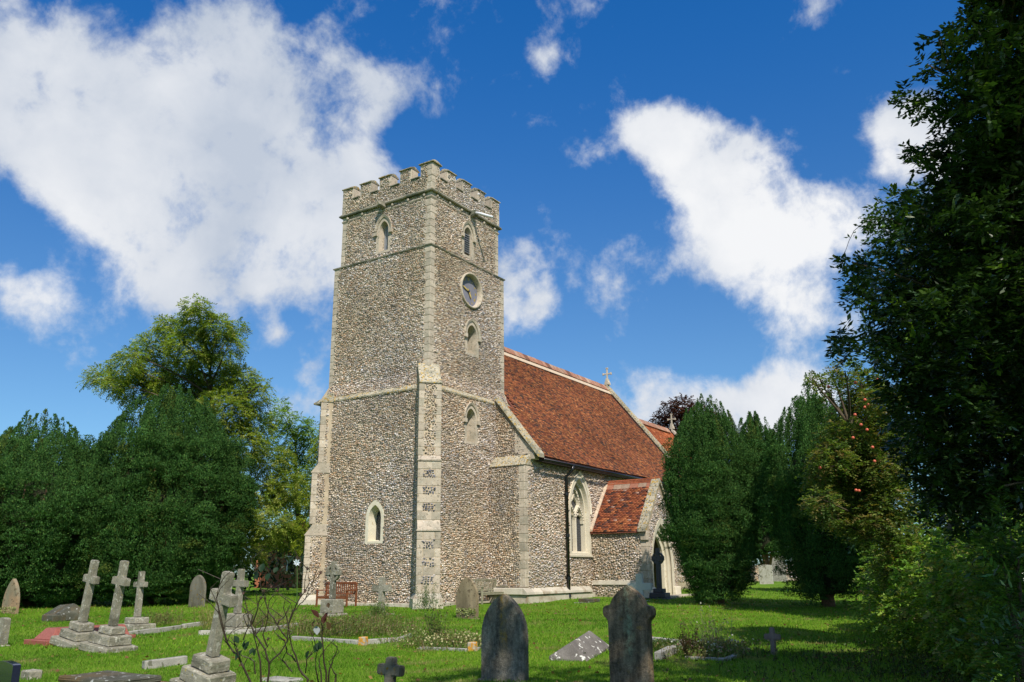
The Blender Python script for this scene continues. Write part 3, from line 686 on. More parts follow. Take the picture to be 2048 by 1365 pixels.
# diagonal buttresses
def buttress(c0, dirv, stages_, hw, label, side_mat=None):
    d = np.array(dirv, float)/math.hypot(*dirv); s_ = np.array([-d[1], d[0]])   # s_: to the left when facing out is ...
    body = MB(); root = None
    def P(al, sd, z): q = np.array(c0)+d*al+s_*sd; return (q[0], q[1], z)
    for (z0, z1, p_, wz) in stages_:
        body.hexa([P(0, -hw, z0), P(p_, -hw, z0), P(p_, hw, z0), P(0, hw, z0), P(0, -hw, z1), P(p_, -hw, z1), P(p_, hw, z1), P(0, hw, z1)])
    root = part('buttress', body.me('buttress', mortar)); root['label'] = label
    for i, (z0, z1, p_, (pn, wz)) in enumerate(stages_):
        m = MB(); a = hw+.035
        m.hexa([P(0, -a, z1), P(p_+.05, -a, z1), P(p_+.05, a, z1), P(0, a, z1), P(0, -a, z1+.05), P(p_+.05, -a, z1+.05), P(p_+.05, a, z1+.05), P(0, a, z1+.05)])
        m.hexa([P(0, -hw, z1+.051), P(p_+.03, -hw, z1+.051), P(p_+.03, hw, z1+.051), P(0, hw, z1+.051), P(0, -hw, z1+wz), P(pn, -hw, z1+wz), P(pn, hw, z1+wz), P(0, hw, z1+wz)])
        part('weathering_stone', m.me('weathering_stone', dressed_lichen if i == len(stages_)-1 else dressed), root)
        # quoins on both front corners
        ft = (float(-s_[0]), float(-s_[1])); bk = (float(-d[0]), float(-d[1]))
        n = max(1, round((z1-z0)/.30)); hh = (z1-z0)/n
        for k in range(n):
            f = (k+i) % 2
            for sg in (1, -1):
                cpt = P(p_, sg*hw, 0)[:2]; du = (round(-sg*float(s_[0]), 6), round(-sg*float(s_[1]), 6)); dv = (round(bk[0], 6), round(bk[1], 6))
                quoin_stone(cpt, du, dv, .33 if f else .20, .22 if f else .36, z0+k*hh, z0+(k+1)*hh, root, dressed)
        fr_ = Frame(np.array(c0)+d*p_, -s_, d)   # a runs along -s_ (to image right)
        if i == 2: cflints('flint_facing', fr_, rect(-hw+.20, hw-.20, z0+.02, z1), [], root, tone=.95)
        else:
            for k in range(n):
                za, zc = z0+k*hh, z0+(k+1)*hh
                if k % 2 and k != n-1: cflints('flint_panel', fr_, rect(-.22, .22, za, zc), [], root, cols=[(.10, .10, .11), (.17, .17, .18), (.30, .29, .28), (.50, .47, .42)], pr=[.4, .3, .2, .1], tone=.9)
                else: part('facing_stone', MB().fbox(fr_, -.20, .20, za+.004, zc-.004, -.05, .010).me('facing_stone', dressed, bevel=.008), root)
        for sg in (1, -1):
            fr2 = Frame(np.array(c0)+s_*sg*hw, -d*sg if sg > 0 else d, s_*sg)
            fr2 = Frame(np.array(c0)+s_*sg*hw, d, s_*sg)
            cflints('flint_facing', fr2, rect(.2, p_-.22, z0+.02, z1), [], root)
    return root
buttress((0, 0), (-1, -1), [(-.25, 1.92, 1.40, (1.22, .40)), (2.32, 4.48, 1.22, (1.05, .22)), (4.70, 7.48, 1.05, (.10, 1.0))], .42, 'diagonal buttress on the sunlit near corner')
buttress((-.25, 4.85), (-1, 1), [(-.35, 1.92, .85, (.60, .45)), (2.37, 4.42, .72, (.50, .40)), (4.82, 7.36, .50, (.2, .4))], .42, 'diagonal buttress on the far west corner')
mb = MB()
def diag_block(mb, c0, dirv, p_, hw, z0, z1, p2=None, hw2=None):
    d = np.array(dirv, float)/math.hypot(*dirv); s_ = np.array([-d[1], d[0]]); p2 = p_ if p2 is None else p2; hw2 = hw if hw2 is None else hw2
    P = lambda al, sd, z: (c0[0]+d[0]*al+s_[0]*sd, c0[1]+d[1]*al+s_[1]*sd, z)
    mb.hexa([P(0, -hw, z0), P(p_, -hw, z0), P(p_, hw, z0), P(0, hw, z0), P(0, -hw2, z1), P(p2, -hw2, z1), P(p2, hw2, z1), P(0, hw2, z1)])
for args in (((0, 0), (-1, -1), 1.56, .54, -1.3, -.42), ((0, 0), (-1, -1), 1.54, .52, -.419, -.25, 1.42, .43), ((-.25, 4.85), (-1, 1), .98, .52, -1.3, -.55), ((-.25, 4.85), (-1, 1), .97, .51, -.549, -.35, .87, .43)):
    mb = MB(); diag_block(mb, *args); part('plinth', mb.me('plinth', plinthst, bevel=.01))
for bx in ((-.66, -.50, -.4, 5.2, -1.3, -.62), (-.4, 4.2, -.66, -.50, -1.3, -.60)): part('plinth', MB().box(*bx).me('plinth', plinthst, bevel=.02))

# ------------------------------------------------------------------ nave
XN, YS, ZE, ZR, YR, XE = 3.94, -2.30, 5.10, 11.40, 2.54, 20.9
YNn = 2*YR-YS; sl = (ZR-5.295)/(YR+2.4716)     # slope
def roof_z(y): return ZR-sl*abs(y-YR)
frSN = FS(YS)
# big two-light window
def nave_window():
    a0, a1, v0, vs, va = 7.02, 8.98, 1.14, 3.05, 4.74
    fr = frSN; band = .16; depth = .36; splay = .09
    out = arch(a0, a1, v0, vs, va, 12); ins = arch(a0+band, a1-band, v0+.10, vs, va-.24, 12); deep = arch(a0+band+splay, a1-band-splay, v0+.18, vs, va-.44, 12)
    mb = MB(); ring(mb, fr, out, ins, -.05, .03); n = len(ins)
    mid = arch(a0+band+splay*.4, a1-band-splay*.4, v0+.13, vs, va-.32, 12)
    mb.add([fr.P(a, v, .03) for a, v in ins]+[fr.P(a, v, -.14) for a, v in mid]+[fr.P(a, v, -.15) for a, v in deep]+[fr.P(a, v, -depth) for a, v in deep],
           [(k*n+i, k*n+(i+1) % n, (k+1)*n+(i+1) % n, (k+1)*n+i) for k in range(3) for i in range(n)])
    wo_ = part('window', mb.me('window', creamst)); wo_['label'] = 'tall two-light traceried nave window'
    sm = MB().fbox(fr, a0-.03, a1+.03, v0-.07, v0+.02, -.2, .09); part('window_sill', sm.me('window_sill', creamst, bevel=.01), wo_)
    da0 = a0+band+splay; da1 = a1-band-splay; c = (da0+da1)/2; lw = (da1-da0)/2
    tr = MB(); d0, d1 = -depth+.0, -depth+.16
    tr.fbox(fr, c-.055, c+.055, v0+.18, 2.75, d0, d1)
    # two light heads and the eye above (curved bars)
    def arcpts(pts, k=8):
        (x0, y0), (x1, y1), (x2, y2) = pts
        return [((1-t)**2*x0+2*t*(1-t)*x1+t*t*x2, (1-t)**2*y0+2*t*(1-t)*y1+t*t*y2) for t in np.linspace(0, 1, k)]
    for s_ in (-1, 1):
        ex = c+s_*lw; m_ = c+s_*lw/2
        bars(tr, fr, arcpts([(ex, 2.55), (ex-s_*.02, 3.0), (m_, 3.3)]), .09, d0, d1)
        bars(tr, fr, arcpts([(c, 2.55), (c+s_*.02, 3.0), (m_, 3.3)]), .09, d0, d1-.002)
        bars(tr, fr, arcpts([(m_, 3.25), (c+s_*.50, 3.55), (c, 4.12)]), .09, d0, d1-.004)
        bars(tr, fr, arcpts([(m_, 2.95), (m_+s_*.12, 2.85), (m_+s_*.24, 2.9)]), .05, d0, d1-.05)
        bars(tr, fr, arcpts([(m_, 2.95), (m_-s_*.12, 2.85), (m_-s_*.24, 2.9)]), .05, d0, d1-.052)
    bars(tr, fr, arcpts([(c-.24, 3.5), (c-.05, 3.62), (c, 3.8)]), .05, d0, d1-.05); bars(tr, fr, arcpts([(c+.24, 3.5), (c+.05, 3.62), (c, 3.8)]), .05, d0, d1-.052)
    part('tracery', tr.me('tracery', creamst), wo_)
    g = MB().prism(deep, lambda x_, y_, t: fr.P(x_, y_, -depth-.06+.05*t)); part('pane', g.me('pane', glassm), wo_)
    lm = MB()
    for sgn in (1, -1):
        for k_ in np.arange(-24, 60):
            c_ = v0+k_*.15; P0 = np.array([da0, c_]); P1 = np.array([da1, c_+sgn*(da1-da0)*1.4])
            pts_ = np.linspace(P0, P1, 60); kk = in_poly(pts_[:, 0], pts_[:, 1], deep); pts_ = pts_[kk]
            if len(pts_) > 2: bars(lm, fr, [tuple(pts_[0]), tuple(pts_[-1])], .011, -depth-.008, -depth+.003)
    part('glazing_lead', lm.me('glazing_lead', leadcame), wo_)
    h2 = MB(); o2 = arch(a0-.05, a1+.05, vs-.1, vs, va+.08, 12)[1:]; i2 = arch(a0+.03, a1-.03, vs-.1, vs, va-.03, 12)[1:]; k = len(o2)
    h2.add([fr.P(a, v, .09) for a, v in o2]+[fr.P(a, v, .05) for a, v in i2]+[fr.P(a, v, 0) for a, v in o2]+[fr.P(a, v, 0) for a, v in i2],
           [f for i in range(k-1) for f in ((i, i+1, k+i+1, k+i), (2*k+i, 2*k+i+1, i+1, i), (k+i, k+i+1, 3*k+i+1, 3*k+i))])
    part('hood_mould', h2.me('hood_mould', creamst), wo_)
    return out
hN = nave_window()
mb = MB()
S_out = rect(XN, XE, -1.3, 5.05)
wall_face(mb, frSN, S_out, [hN])
zk = roof_z(YS)
frWN = FW(XN)
gable = [(-YNn, -1.3), (-YS, -1.3), (-YS, zk), (-YR, ZR-.02), (-YNn, zk)]
wall_face(mb, frWN, gable)
mb.add([(XE, -y_, z_) for y_, z_ in [(-YNn, -1.3), (-YS, -1.3), (-YS, zk+.3), (-YR, ZR+.3), (-YNn, zk+.3)]], [(0, 1, 2, 3, 4)])
mb.add([(XN, YNn, -1.3), (XE, YNn, -1.3), (XE, YNn, zk), (XN, YNn, zk)], [(0, 1, 2, 3)])
nave = part('nave_wall', mb.me('nave_wall', mortar))
cflints('flint_facing', frSN, rect(XN+.02, XE, -.12, 5.05), [hN, rect(9.02, 12.2, -1, 2.2)], nave, sz=.11, ch=.078, vj=.34)
gm_poly = [(.5, -.2), (-YS-.02, -.2), (-YS-.02, zk-.05), (.5, roof_z(-.5)-.05)]
cflints('flint_facing', frWN, [(.4, 4.7), (-YS-.25, 4.7), (-YS-.25, zk-.02), (.4, roof_z(-.4)-.05)], [], nave)
# buttress at the west corner of the nave
XB = 3.45
mb = MB(); mb.box(XB, XN, YS, -.4, -1.3, 4.66)
nb = part('buttress', mb.me('buttress', mortar)); nb['label'] = 'broad flat buttress at the west corner of the nave'
cflints('flint_facing', FW(XB), rect(.5, -YS-.24, -.2, 4.62), [], nb)
cflints('flint_facing', frSN, rect(XB+.22, XN+.02, -.2, 4.6), [], nb)
corner_quoins((XB, YS), (0, 1), (1, 0), -.12, 4.66, nb, a=.46, b=.24, h=.34)
for k in range(2):
    m = MB(); z0 = 4.66+k*.22; x0 = XB-.06+k*.24; x1 = x0+.30
    m.hexa([(x0, YS-.04, z0), (XN+.05, YS-.04, z0), (XN+.05, -.5, z0), (x0, -.5, z0), (x0+.03+.22, YS-.02, z0+.24), (XN+.05, YS-.02, z0+.24), (XN+.05, -.5, z0+.24), (x0+.03+.22, -.5, z0+.24)])
    part('weathering_stone', m.me('weathering_stone', dressed_lichen, bevel=.01), nb)
# kneeler and raking coping
mb = MB(); mb.box(XN-.06, XN+.34, YS-.22, YS+.55, 4.92, 5.22); mb.box(XN-.04, XN+.32, YS-.34, YS+.1, 5.221, 5.40)
part('kneeler', mb.me('kneeler', dressed, bevel=.015))
kn = MB(); fr = frWN
kn.prism([(1.55, 5.0), (2.32, 5.0), (2.32, 5.45), (1.72, 6.0), (1.55, 6.1)], lambda a, b, t: fr.P(a, b, .002+.03*t)); part('kneeler', kn.me('kneeler', dressed))
def raking(x0, x1, ys, ye, lift, th, n, mat, name='coping_stone', parent=None):
    for i in range(n):
        ya = ys+(ye-ys)*i/n; yb = ys+(ye-ys)*(i+1)/n-.008*(1 if ye > ys else -1)
        za, zb_ = roof_z(ya)+lift, roof_z(yb)+lift
        m = MB(); m.hexa([(x0, ya, za), (x1, ya, za), (x1, yb, zb_), (x0, yb, zb_), (x0+.05, ya, za+th), (x1, ya, za+th), (x1, yb, zb_+th), (x0+.05, yb, zb_+th)])
        part(name, m.me(name, mat, bevel=.012), parent)
raking(XN-.14, XN+.36, YS-.45, -.62, .02, .18, 4, dressed_lichen, parent=nave)
raking(XE-.12, XE+.28, YS-.35, YR, .12, .22, 11, dressed_lichen, parent=nave)
raking(XE-.12, XE+.28, YNn+.35, YR, .12, .22, 11, dressed_lichen, parent=nave)

TILE_C = [(.31, .105, .044), (.24, .084, .038), (.37, .15, .06), (.13, .06, .038), (.20, .065, .036), (.075, .042, .034)]
TILE_P = [.24, .24, .14, .15, .15, .08]
def tiles(name, O, U, Sv, nu, nv, wd, gauge, th, parent, clip=None, cols=TILE_C, pr=TILE_P, jit=.004, patch=True):
    """O eave corner, U along the eave, Sv up the slope"""
    O, U, Sv = (np.array(v, float) for v in (O, U, Sv)); U = U/np.linalg.norm(U); Sv = Sv/np.linalg.norm(Sv); Nn = np.cross(U, Sv); 
    if Nn[2] < 0: Nn = -Nn
    i, j = np.meshgrid(np.arange(nu), np.arange(nv), indexing='ij'); i = i.ravel(); j = j.ravel()
    a0 = (i+.5*(j % 2))*wd; s0 = j*gauge
    if clip is not None:
        k = clip(a0+wd/2, s0); a0 = a0[k]; s0 = s0[k]
    n = len(a0); g = .004
    lo = th*rng.uniform(.9, 1.5, n)+th; hi = np.full(n, th*.5); ds = rng.normal(size=n)*jit; tw = rng.normal(size=n)*.003
    a1 = a0+wd-g; sag = .018*np.sin(a0*.8+1)*np.sin(s0*.7)+.012*np.sin(a0*2.1+s0*1.3); lo = lo+sag; hi = hi+sag
    def pt(a, s_, h): return O+U*a[:, None]+Sv*s_[:, None]+Nn*h[:, None]
    Lg = gauge*1.25
    V = np.stack([pt(a0, s0+ds, lo+tw), pt(a1, s0+ds, lo-tw), pt(a1, s0+Lg, hi), pt(a0, s0+Lg, hi), pt(a0, s0+ds, lo+tw-th), pt(a1, s0+ds, lo-tw-th)], 1).reshape(-1, 3)
    b = (np.arange(n)*6)[:, None]
    Q = np.concatenate([b+np.array([[0, 1, 2, 3]]), b+np.array([[4, 5, 1, 0]])], 0); T3 = np.concatenate([b+np.array([[0, 3, 4]]), b+np.array([[1, 5, 2]])], 0)
    c = pick(cols, n, .15, pr)
    if patch:
        f = np.sin(a0*.9+s0*.5)+np.sin(a0*.35-s0*1.1+1)+.6*np.sin(a0*2.3+s0*1.9)
        c *= (.93-.07*f)[:, None]
    return obj(name, mesh_np(name, V, [Q, T3], tilem, np.repeat(c, 6, 0)), parent, kind='stuff')
oy = YS-.34; ez = roof_z(oy)
su = np.array([0, YR-oy, ZR-ez]); SL = float(np.linalg.norm(su)); x0r = XN+.2
rf = MB(); xs_ = W0+K+.02; zs_ = roof_z(-.66)
rf.hexa([(xs_, oy+.03, ez-.10), (XE, oy+.03, ez-.10), (XE, YR, ZR-.12), (xs_, YR, ZR-.12), (xs_, oy+.03, ez-.02), (XE, oy+.03, ez-.02), (XE, YR, ZR-.04), (xs_, YR, ZR-.04)])
rf.hexa([(x0r, oy+.03, ez-.10), (xs_-.002, oy+.03, ez-.10), (xs_-.002, -.66, zs_-.10), (x0r, -.66, zs_-.10), (x0r, oy+.03, ez-.02), (xs_-.002, oy+.03, ez-.02), (xs_-.002, -.66, zs_-.03), (x0r, -.66, zs_-.03)])
rf.hexa([(x0r, 2*YR-oy, ez-.10), (XE, 2*YR-oy, ez-.10), (XE, YR, ZR-.121), (x0r, YR, ZR-.121), (x0r, 2*YR-oy, ez), (XE, 2*YR-oy, ez), (XE, YR, ZR-.041), (x0r, YR, ZR-.041)])
roof = part('nave_roof', rf.me('nave_roof', flat('roof_underlay_clay', (.16, .05, .03), .9)))
tiles('roof_tiles', (x0r, oy, ez-.02), (1, 0, 0), su, int((XE-x0r)/.165)-1, int(SL/.098), .165, .098, .014, roof, clip=lambda a, s__: (a > xs_-x0r+.1) | (oy+s__/SL*(YR-oy) < -.75))
# ridge: pinkish angled ridge tiles bedded on pale mortar
rm = MB(); rm.prism([(-.30, -.19), (.30, -.19), (.19, .02), (0, .20), (-.19, .02)], lambda a, b, t: (x0r+(XE-x0r-.1)*t, YR+a, ZR-.06+b)); 
L_ = .46; rt = MB()
rt.prism([(-.25, -.10), (-.20, -.12), (0, .17), (.20, -.12), (.25, -.10), (0, .25)], lambda a, b, t: ((L_-.035)*t, a, b))
fl = MB()
for s_ in (-1, 1):
    fl.hexa([(x0r, YR+s_*.36, ZR-.36), (XE-.1, YR+s_*.36, ZR-.36), (XE-.1, YR+s_*.22, ZR-.20), (x0r, YR+s_*.22, ZR-.20), (x0r, YR+s_*.36, ZR-.34), (XE-.1, YR+s_*.36, ZR-.34), (XE-.1, YR+s_*.20, ZR-.12), (x0r, YR+s_*.20, ZR-.12)])
part('ridge_bedding', fl.me('ridge_bedding', fillet), roof)
ridge_mats = [stone('ridge_tile_pink', (.29, .12, .07), (.38, .19, .125), scale=3, stain=(.40, .29, .21), stain_amt=.52), stone('ridge_tile_dark', (.12, .06, .045), (.22, .10, .06), scale=3)]
rmeshes = []
for mm in ridge_mats:
    m2 = MB(); m2.v = list(rt.v); m2.f = list(rt.f); rmeshes.append(m2.me('ridge_tile', mm))
nr = int((XE-.1-x0r)/L_)
part('ridge_bedding', MB().prism([(-.2, -.22), (.2, -.22), (0, .19)], lambda a, b, t: (x0r+(XE-x0r-.1)*t, YR+a, ZR+b)).me('ridge_bedding', fillet), roof)
for k in range(nr):
    o = part('ridge_tile', rmeshes[0 if (k % 5 or k > nr*.7) and k > 1 else 1], roof); o.location = (x0r+k*L_, YR, ZR+random.uniform(-.008, .008))
# eave boards, gutter, downpipes
mb = MB().box(XN+.35, XE, YS-.24, YS-.02, ez-.22, ez-.115)
part('eaves_board', mb.me('eaves_board', flat('dark_eaves_wood', (.03, .022, .018), .8)))
gt = MB(); g_z = ez-.10; n = 6
gt.tube([(XN+.4, YS-.40, g_z-.05), (XE-.2, YS-.40, g_z-.05)], .055, 8)
gut = part('gutter', gt.me('gutter', blackm, smooth=True))
def downpipe(x, zt, zbot, label):
    y = YS-.10; m = MB(); m.tube([(x+.10, YS-.40, g_z-.05), (x+.08, YS-.36, g_z-.28), (x, y, g_z-.55), (x, y, zbot)], .072, 10)
    o = part('downpipe', m.me('downpipe', blackm, smooth=True)); o['label'] = label
    for z in np.arange(zt-1.2, zbot, -1.75):
        b = MB().tube([(x, y, z-.06), (x, y, z+.06)], .098, 10); b.box(x-.13, x+.13, YS-.03, YS-.004, z-.03, z+.03); part('pipe_collar', b.me('pipe_collar', blackm), o)
    b = MB().tube([(x, y, zbot), (x, y-.05, zbot-.12)], .075, 10); part('pipe_collar', b.me('pipe_collar', blackm), o)
    return o
downpipe(6.70, 4.9, -.46, 'tall black downpipe beside the traceried window'); 
part('downpipe', MB().tube([(14.1, YS-.40, g_z-.05), (13.8, YS-.3, g_z-.3), (12.6, YS-.1, g_z-.62)], .05, 8).me('downpipe', blackm, smooth=True))['label'] = 'short black pipe above the porch roof'
# plinth of the nave
mb = MB(); mb.hexa([(XB-.12, YS-.14, -1.3), (9.0, YS-.14, -1.3), (9.0, YS, -1.3), (XB-.12, YS, -1.3), (XB-.12, YS-.14, -.42), (9.0, YS-.14, -.42), (9.0, YS, -.42), (XB-.12, YS, -.42)])
mb.box(XB-.12, XB, YS, -.56, -1.3, -.42)
np_ = part('plinth', mb.me('plinth', plinthst)); np_['label'] = 'pale plinth below the nave wall'
for k in range(9):
    xa = XB-.20+k*.606; xb_ = xa+.60
    m = MB(); m.hexa([(xa, YS-.20, -.40), (xb_, YS-.20, -.40), (xb_, YS+.02, -.40), (xa, YS+.02, -.40), (xa, YS-.18, -.30), (xb_, YS-.18, -.30), (xb_, YS+.02, -.13), (xa, YS+.02, -.13)])
    part('plinth_stone', m.me('plinth_stone', plinthst, bevel=.01), np_)
m = MB().box(XB-.20, XB, YS+.03, -.56, -.40, -.14); part('plinth_stone', m.me('plinth_stone', plinthst, bevel=.02), np_)

# gable crosses
def gcross(x, z, h, name='gable_cross'):
    h = h*.86
    m = MB(); y = YR
    m.prism([(-.17, 0), (.17, 0), (.14, .16), (.08, .28), (.07, .40), (-.07, .40), (-.08, .28), (-.14, .16)], lambda a, b, t: (x-.14+.28*t, y+a, z+b))
    m.box(x-.045, x+.045, y-.045, y+.045, z+.40, z+h); zc = z+h-.36
    m.box(x-.04, x+.04, y-.26, y-.046, zc-.04, zc+.04); m.box(x-.04, x+.04, y+.046, y+.26, zc-.04, zc+.04)
    for (yy, zz, dy, dz) in ((-.27, zc, .04, .075), (.27, zc, .04, .075), (0, z+h, .075, .04)): m.box(x-.057, x+.057, y+yy-dy, y+yy+dy, zz-dz, zz+dz)
    return part(name, m.me(name, dressed, bevel=.01))
gcross(XE+.1, ZR+.32, 1.25)['label'] = 'stone cross on the nave gable'
# chancel
XC0, XC1, ZRC, YC = XE+.28, 31.0, 10.0, 3.9
slc = 1.2
mb = MB(); y0, y1 = YR-YC, YR+YC; zc0 = ZRC-slc*YC
mb.box(XC0, XC1, y0, y1, -1.3, zc0); mb.prism([(y0, zc0), (y1, zc0), (YR, ZRC)], lambda a, b, t: (XC0+(XC1-XC0)*t, a, b-.03))
ch = part('chancel_wall', mb.me('chancel_wall', mortar))
cflints('flint_facing', FS(y0), rect(XC0, XC1, -.3, zc0), [], ch, sz=.2, ch=.14)
sc_ = np.array([0, YC+.3, slc*(YC+.3)])
tiles('roof_tiles', (XC0, y0-.3, zc0-slc*.3), (1, 0, 0), sc_, int((XC1-XC0)/.22), int(np.linalg.norm(sc_)/.13), .22, .13, .018, ch, cols=[(.45, .13, .05), (.38, .10, .04), (.30, .08, .04), (.5, .2, .09)], pr=[.35, .3, .2, .15])
for k in range(20):
    m = rmeshes[0]; o = part('ridge_tile', m, ch); o.location = (XC0+k*L_, YR, ZRC)
m = MB()
for i in range(1):
    m.hexa([(XC1-.1, y0-.3, zc0-.2), (XC1+.3, y0-.3, zc0-.2), (XC1+.3, YR, ZRC+.15), (XC1-.1, YR, ZRC+.15), (XC1-.1, y0-.3, zc0+.02), (XC1+.3, y0-.3, zc0+.02), (XC1+.3, YR, ZRC+.35), (XC1-.1, YR, ZRC+.35)])
part('coping_stone', m.me('coping_stone', dressed), ch)
gcross(XC1+.1, ZRC+.3, 1.25)['label'] = 'stone cross on the chancel gable'

# ------------------------------------------------------------------ porch
PX0, PX1, PYf, PZE, PZR = 9.02, 12.2, -5.0, 2.16, 4.34
PXM = (PX0+PX1)/2; psl = (PZR-PZE)/(PXM-PX0+.14)
frPW = FW(PX0); frPS = FS(PYf)
hD = arch(PXM-.98, PXM+.98, -1.3, .75, 2.55, 10)
mb = MB(); wall_face(mb, frPW, rect(-YS, -PYf, -1.3, PZE+.1))
gab = [(PX0, -1.3), (PX1, -1.3), (PX1, PZE+.15), (PXM, PZR+.05), (PX0, PZE+.15)]
wall_face(mb, frPS, gab, [[(a, max(v, -1.29)) for a, v in hD]])
mb.add([(PX1, PYf, -1.3), (PX1, YS, -1.3), (PX1, YS, PZE), (PX1, PYf, PZE)], [(0, 1, 2, 3)])
for xx in (PX0+.35, PX1-.35): mb.add([(xx, PYf+.35, -1.3), (xx, YS, -1.3), (xx, YS, PZE), (xx, PYf+.35, PZE)], [(0, 1, 2, 3)])
porch = part('porch_wall', mb.me('porch_wall', mortar))
cflints('flint_facing', frPW, rect(-YS+.02, -PYf-.28, -.55, PZE+.02), [rect(2.2, 5, -.13, .10)], porch, sz=.115, ch=.08, vj=.34)
cflints('flint_facing', frPS, [(PX0+.30, -.5), (PX1, -.5), (PX1, PZE+.1), (PXM, PZR-.3), (PX0+.30, PZE+.2)], [arch(PXM-1.22, PXM+1.22, -1.3, .75, 2.85, 10)], porch)
corner_quoins((PX0, PYf), (0, 1), (1, 0), -.2, PZE, porch, a=.44, b=.26, h=.36)
corner_quoins((PX1, PYf), (-1, 0), (0, 1), -.2, PZE, porch, a=.44, b=.26, h=.36)
m = MB(); m.hexa([(PX0-.06, PYf+.3, -.10), (PX0+.02, PYf+.3, -.10), (PX0+.02, YS, -.10), (PX0-.06, YS, -.10), (PX0-.04, PYf+.3, .06), (PX0+.02, PYf+.3, .10), (PX0+.02, YS, .10), (PX0-.04, YS, .06)])
part('string_course', m.me('string_course', plinthst), porch)
for bx in ((PX0-.12, PX0+.5, PYf-.12, PYf+.3, -1.3, -.22), (PX1-.5, PX1+.12, PYf-.12, PYf+.3, -1.3, -.22)): part('plinth', MB().box(*bx).me('plinth', creamst, bevel=.03), porch)
# doorway orders
for i, (g0, g1, dd) in enumerate(((1.20, 1.02, .04), (1.02, .86, -.10), (.86, .72, -.22))):
    m = MB(); o_ = arch(PXM-g0, PXM+g0, -1.1, .75, .75+g0*1.72, 10); i_ = arch(PXM-g1, PXM+g1, -1.1, .75, .75+g1*1.72, 10)
    ring(m, frPS, o_[1:]+o_[:1], i_[1:]+i_[:1], dd-.16, dd, dd-.03); part('door_arch', m.me('door_arch', creamst), porch)
part('door', MB().box(PXM-.75, PXM+.75, YS-.12, YS-.05, -.5, 2.2).me('door', flat('dark_oak_door', (.05, .03, .018), .7)), porch)
# porch roof
dx = PXM-PX0+.14
pr_ = MB(); xe0 = PX0-.14
for sgn in (1, -1):
    xe = PXM-sgn*dx
    pr_.hexa([(xe, YS, PZE-.08), (xe, PYf+.3, PZE-.08), (PXM, PYf+.3, PZR-.12), (PXM, YS, PZR-.12), (xe, YS, PZE-.02), (xe, PYf+.3, PZE-.02), (PXM, PYf+.3, PZR-.05), (PXM, YS, PZR-.05)])
proof = part('porch_roof', pr_.me('porch_roof', flat('porch_underlay', (.16, .05, .03), .9)))
sv = np.array([dx, 0, PZR-PZE]); sll = float(np.linalg.norm(sv)); LY = YS-(PYf+.32)
PC = [(.31, .095, .042), (.25, .075, .036), (.38, .135, .055), (.12, .048, .036), (.20, .062, .034), (.07, .038, .032), (.40, .24, .18)]
PP = [.27, .25, .13, .14, .13, .07, .01]
tiles('roof_tiles', (xe0, YS-.02, PZE-.02), (0, -1, 0), sv, int(LY/.17), int((sll-.12)/.10), .17, .10, .016, proof, cols=PC, pr=PP, patch=False)
tiles('roof_tiles', (PXM+dx, YS-.02, PZE-.02), (0, -1, 0), sv*np.array([-1, 1, 1]), int(LY/.17), int((sll-.12)/.10), .17, .10, .016, proof, cols=PC, pr=PP, patch=False)
m = MB()
for k in range(15):
    t0, t1 = k/15, (k+.93)/15
    pa = np.array([xe0, 0, PZE])+sv*t0; pb_ = np.array([xe0, 0, PZE])+sv*t1
    b = MB(); b.hexa([(pa[0], YS-.14, pa[2]+.03), (pb_[0], YS-.14, pb_[2]+.03), (pb_[0], YS-.001, pb_[2]+.03), (pa[0], YS-.001, pa[2]+.03), (pa[0], YS-.13, pa[2]+.10), (pb_[0], YS-.13, pb_[2]+.10), (pb_[0], YS-.001, pb_[2]+.17), (pa[0], YS-.001, pa[2]+.17)])
    part('verge_fillet', b.me('verge_fillet', fillet), proof)
stn = [stone('porch_ridge_saddle_a', (.24, .16, .11), (.34, .25, .18), scale=5), stone('porch_ridge_saddle_b', (.30, .12, .08), (.40, .18, .11), scale=5)]
crest = MB(); hh = .19; Lc = .42   # pierced crest ridge tile: two rails with little posts
crest.box(-.02, .02, 0, Lc-.01, 0, .045); crest.box(-.02, .02, 0, Lc-.01, hh-.04, hh)
for q in range(6): crest.box(-.018, .018, q*Lc/6+.0, q*Lc/6+.028, .045, hh-.04)
crest.box(-.017, .017, 0, Lc-.01, .085, .105)
cmesh = crest.me('crest_tile', stone('crest_terracotta', (.38, .10, .045), (.48, .16, .08), scale=6))
for k in range(6):
    yy = YS-.05-(k+1)*Lc
    sd_ = MB(); sd_.prism([(-.27, -.33), (-.24, -.36), (0, .0), (.24, -.36), (.27, -.33), (0, .06)], lambda a, b, t: (PXM+a, yy+.01+(Lc-.02)*t, PZR+b))
    part('ridge_tile', sd_.me('ridge_tile', stn[0 if k in (1, 2, 4) else 1]), proof)
    o = part('crest_tile', cmesh, proof); o.location = (PXM, yy, PZR+.05)
def prake(sgn):
    for k in range(6):
        t0, t1 = k/6, (k+.985)/6; xe = PXM-sgn*(dx+.08)
        v = np.array([sgn*(dx+.08), 0, (dx+.08)*psl]); b0 = np.array([xe, 0, PZE-.06]); pa = b0+v*t0; pb_ = b0+v*t1
        b = MB(); b.hexa([(pa[0], PYf-.10, pa[2]), (pb_[0], PYf-.10, pb_[2]), (pb_[0], PYf+.32, pb_[2]), (pa[0], PYf+.32, pa[2]), (pa[0], PYf-.10, pa[2]+.17), (pb_[0], PYf-.10, pb_[2]+.17), (pb_[0], PYf+.32, pb_[2]+.17), (pa[0], PYf+.32, pa[2]+.17)])
        part('coping_stone', b.me('coping_stone', dressed_lichen, bevel=.012), porch)
prake(1); prake(-1)
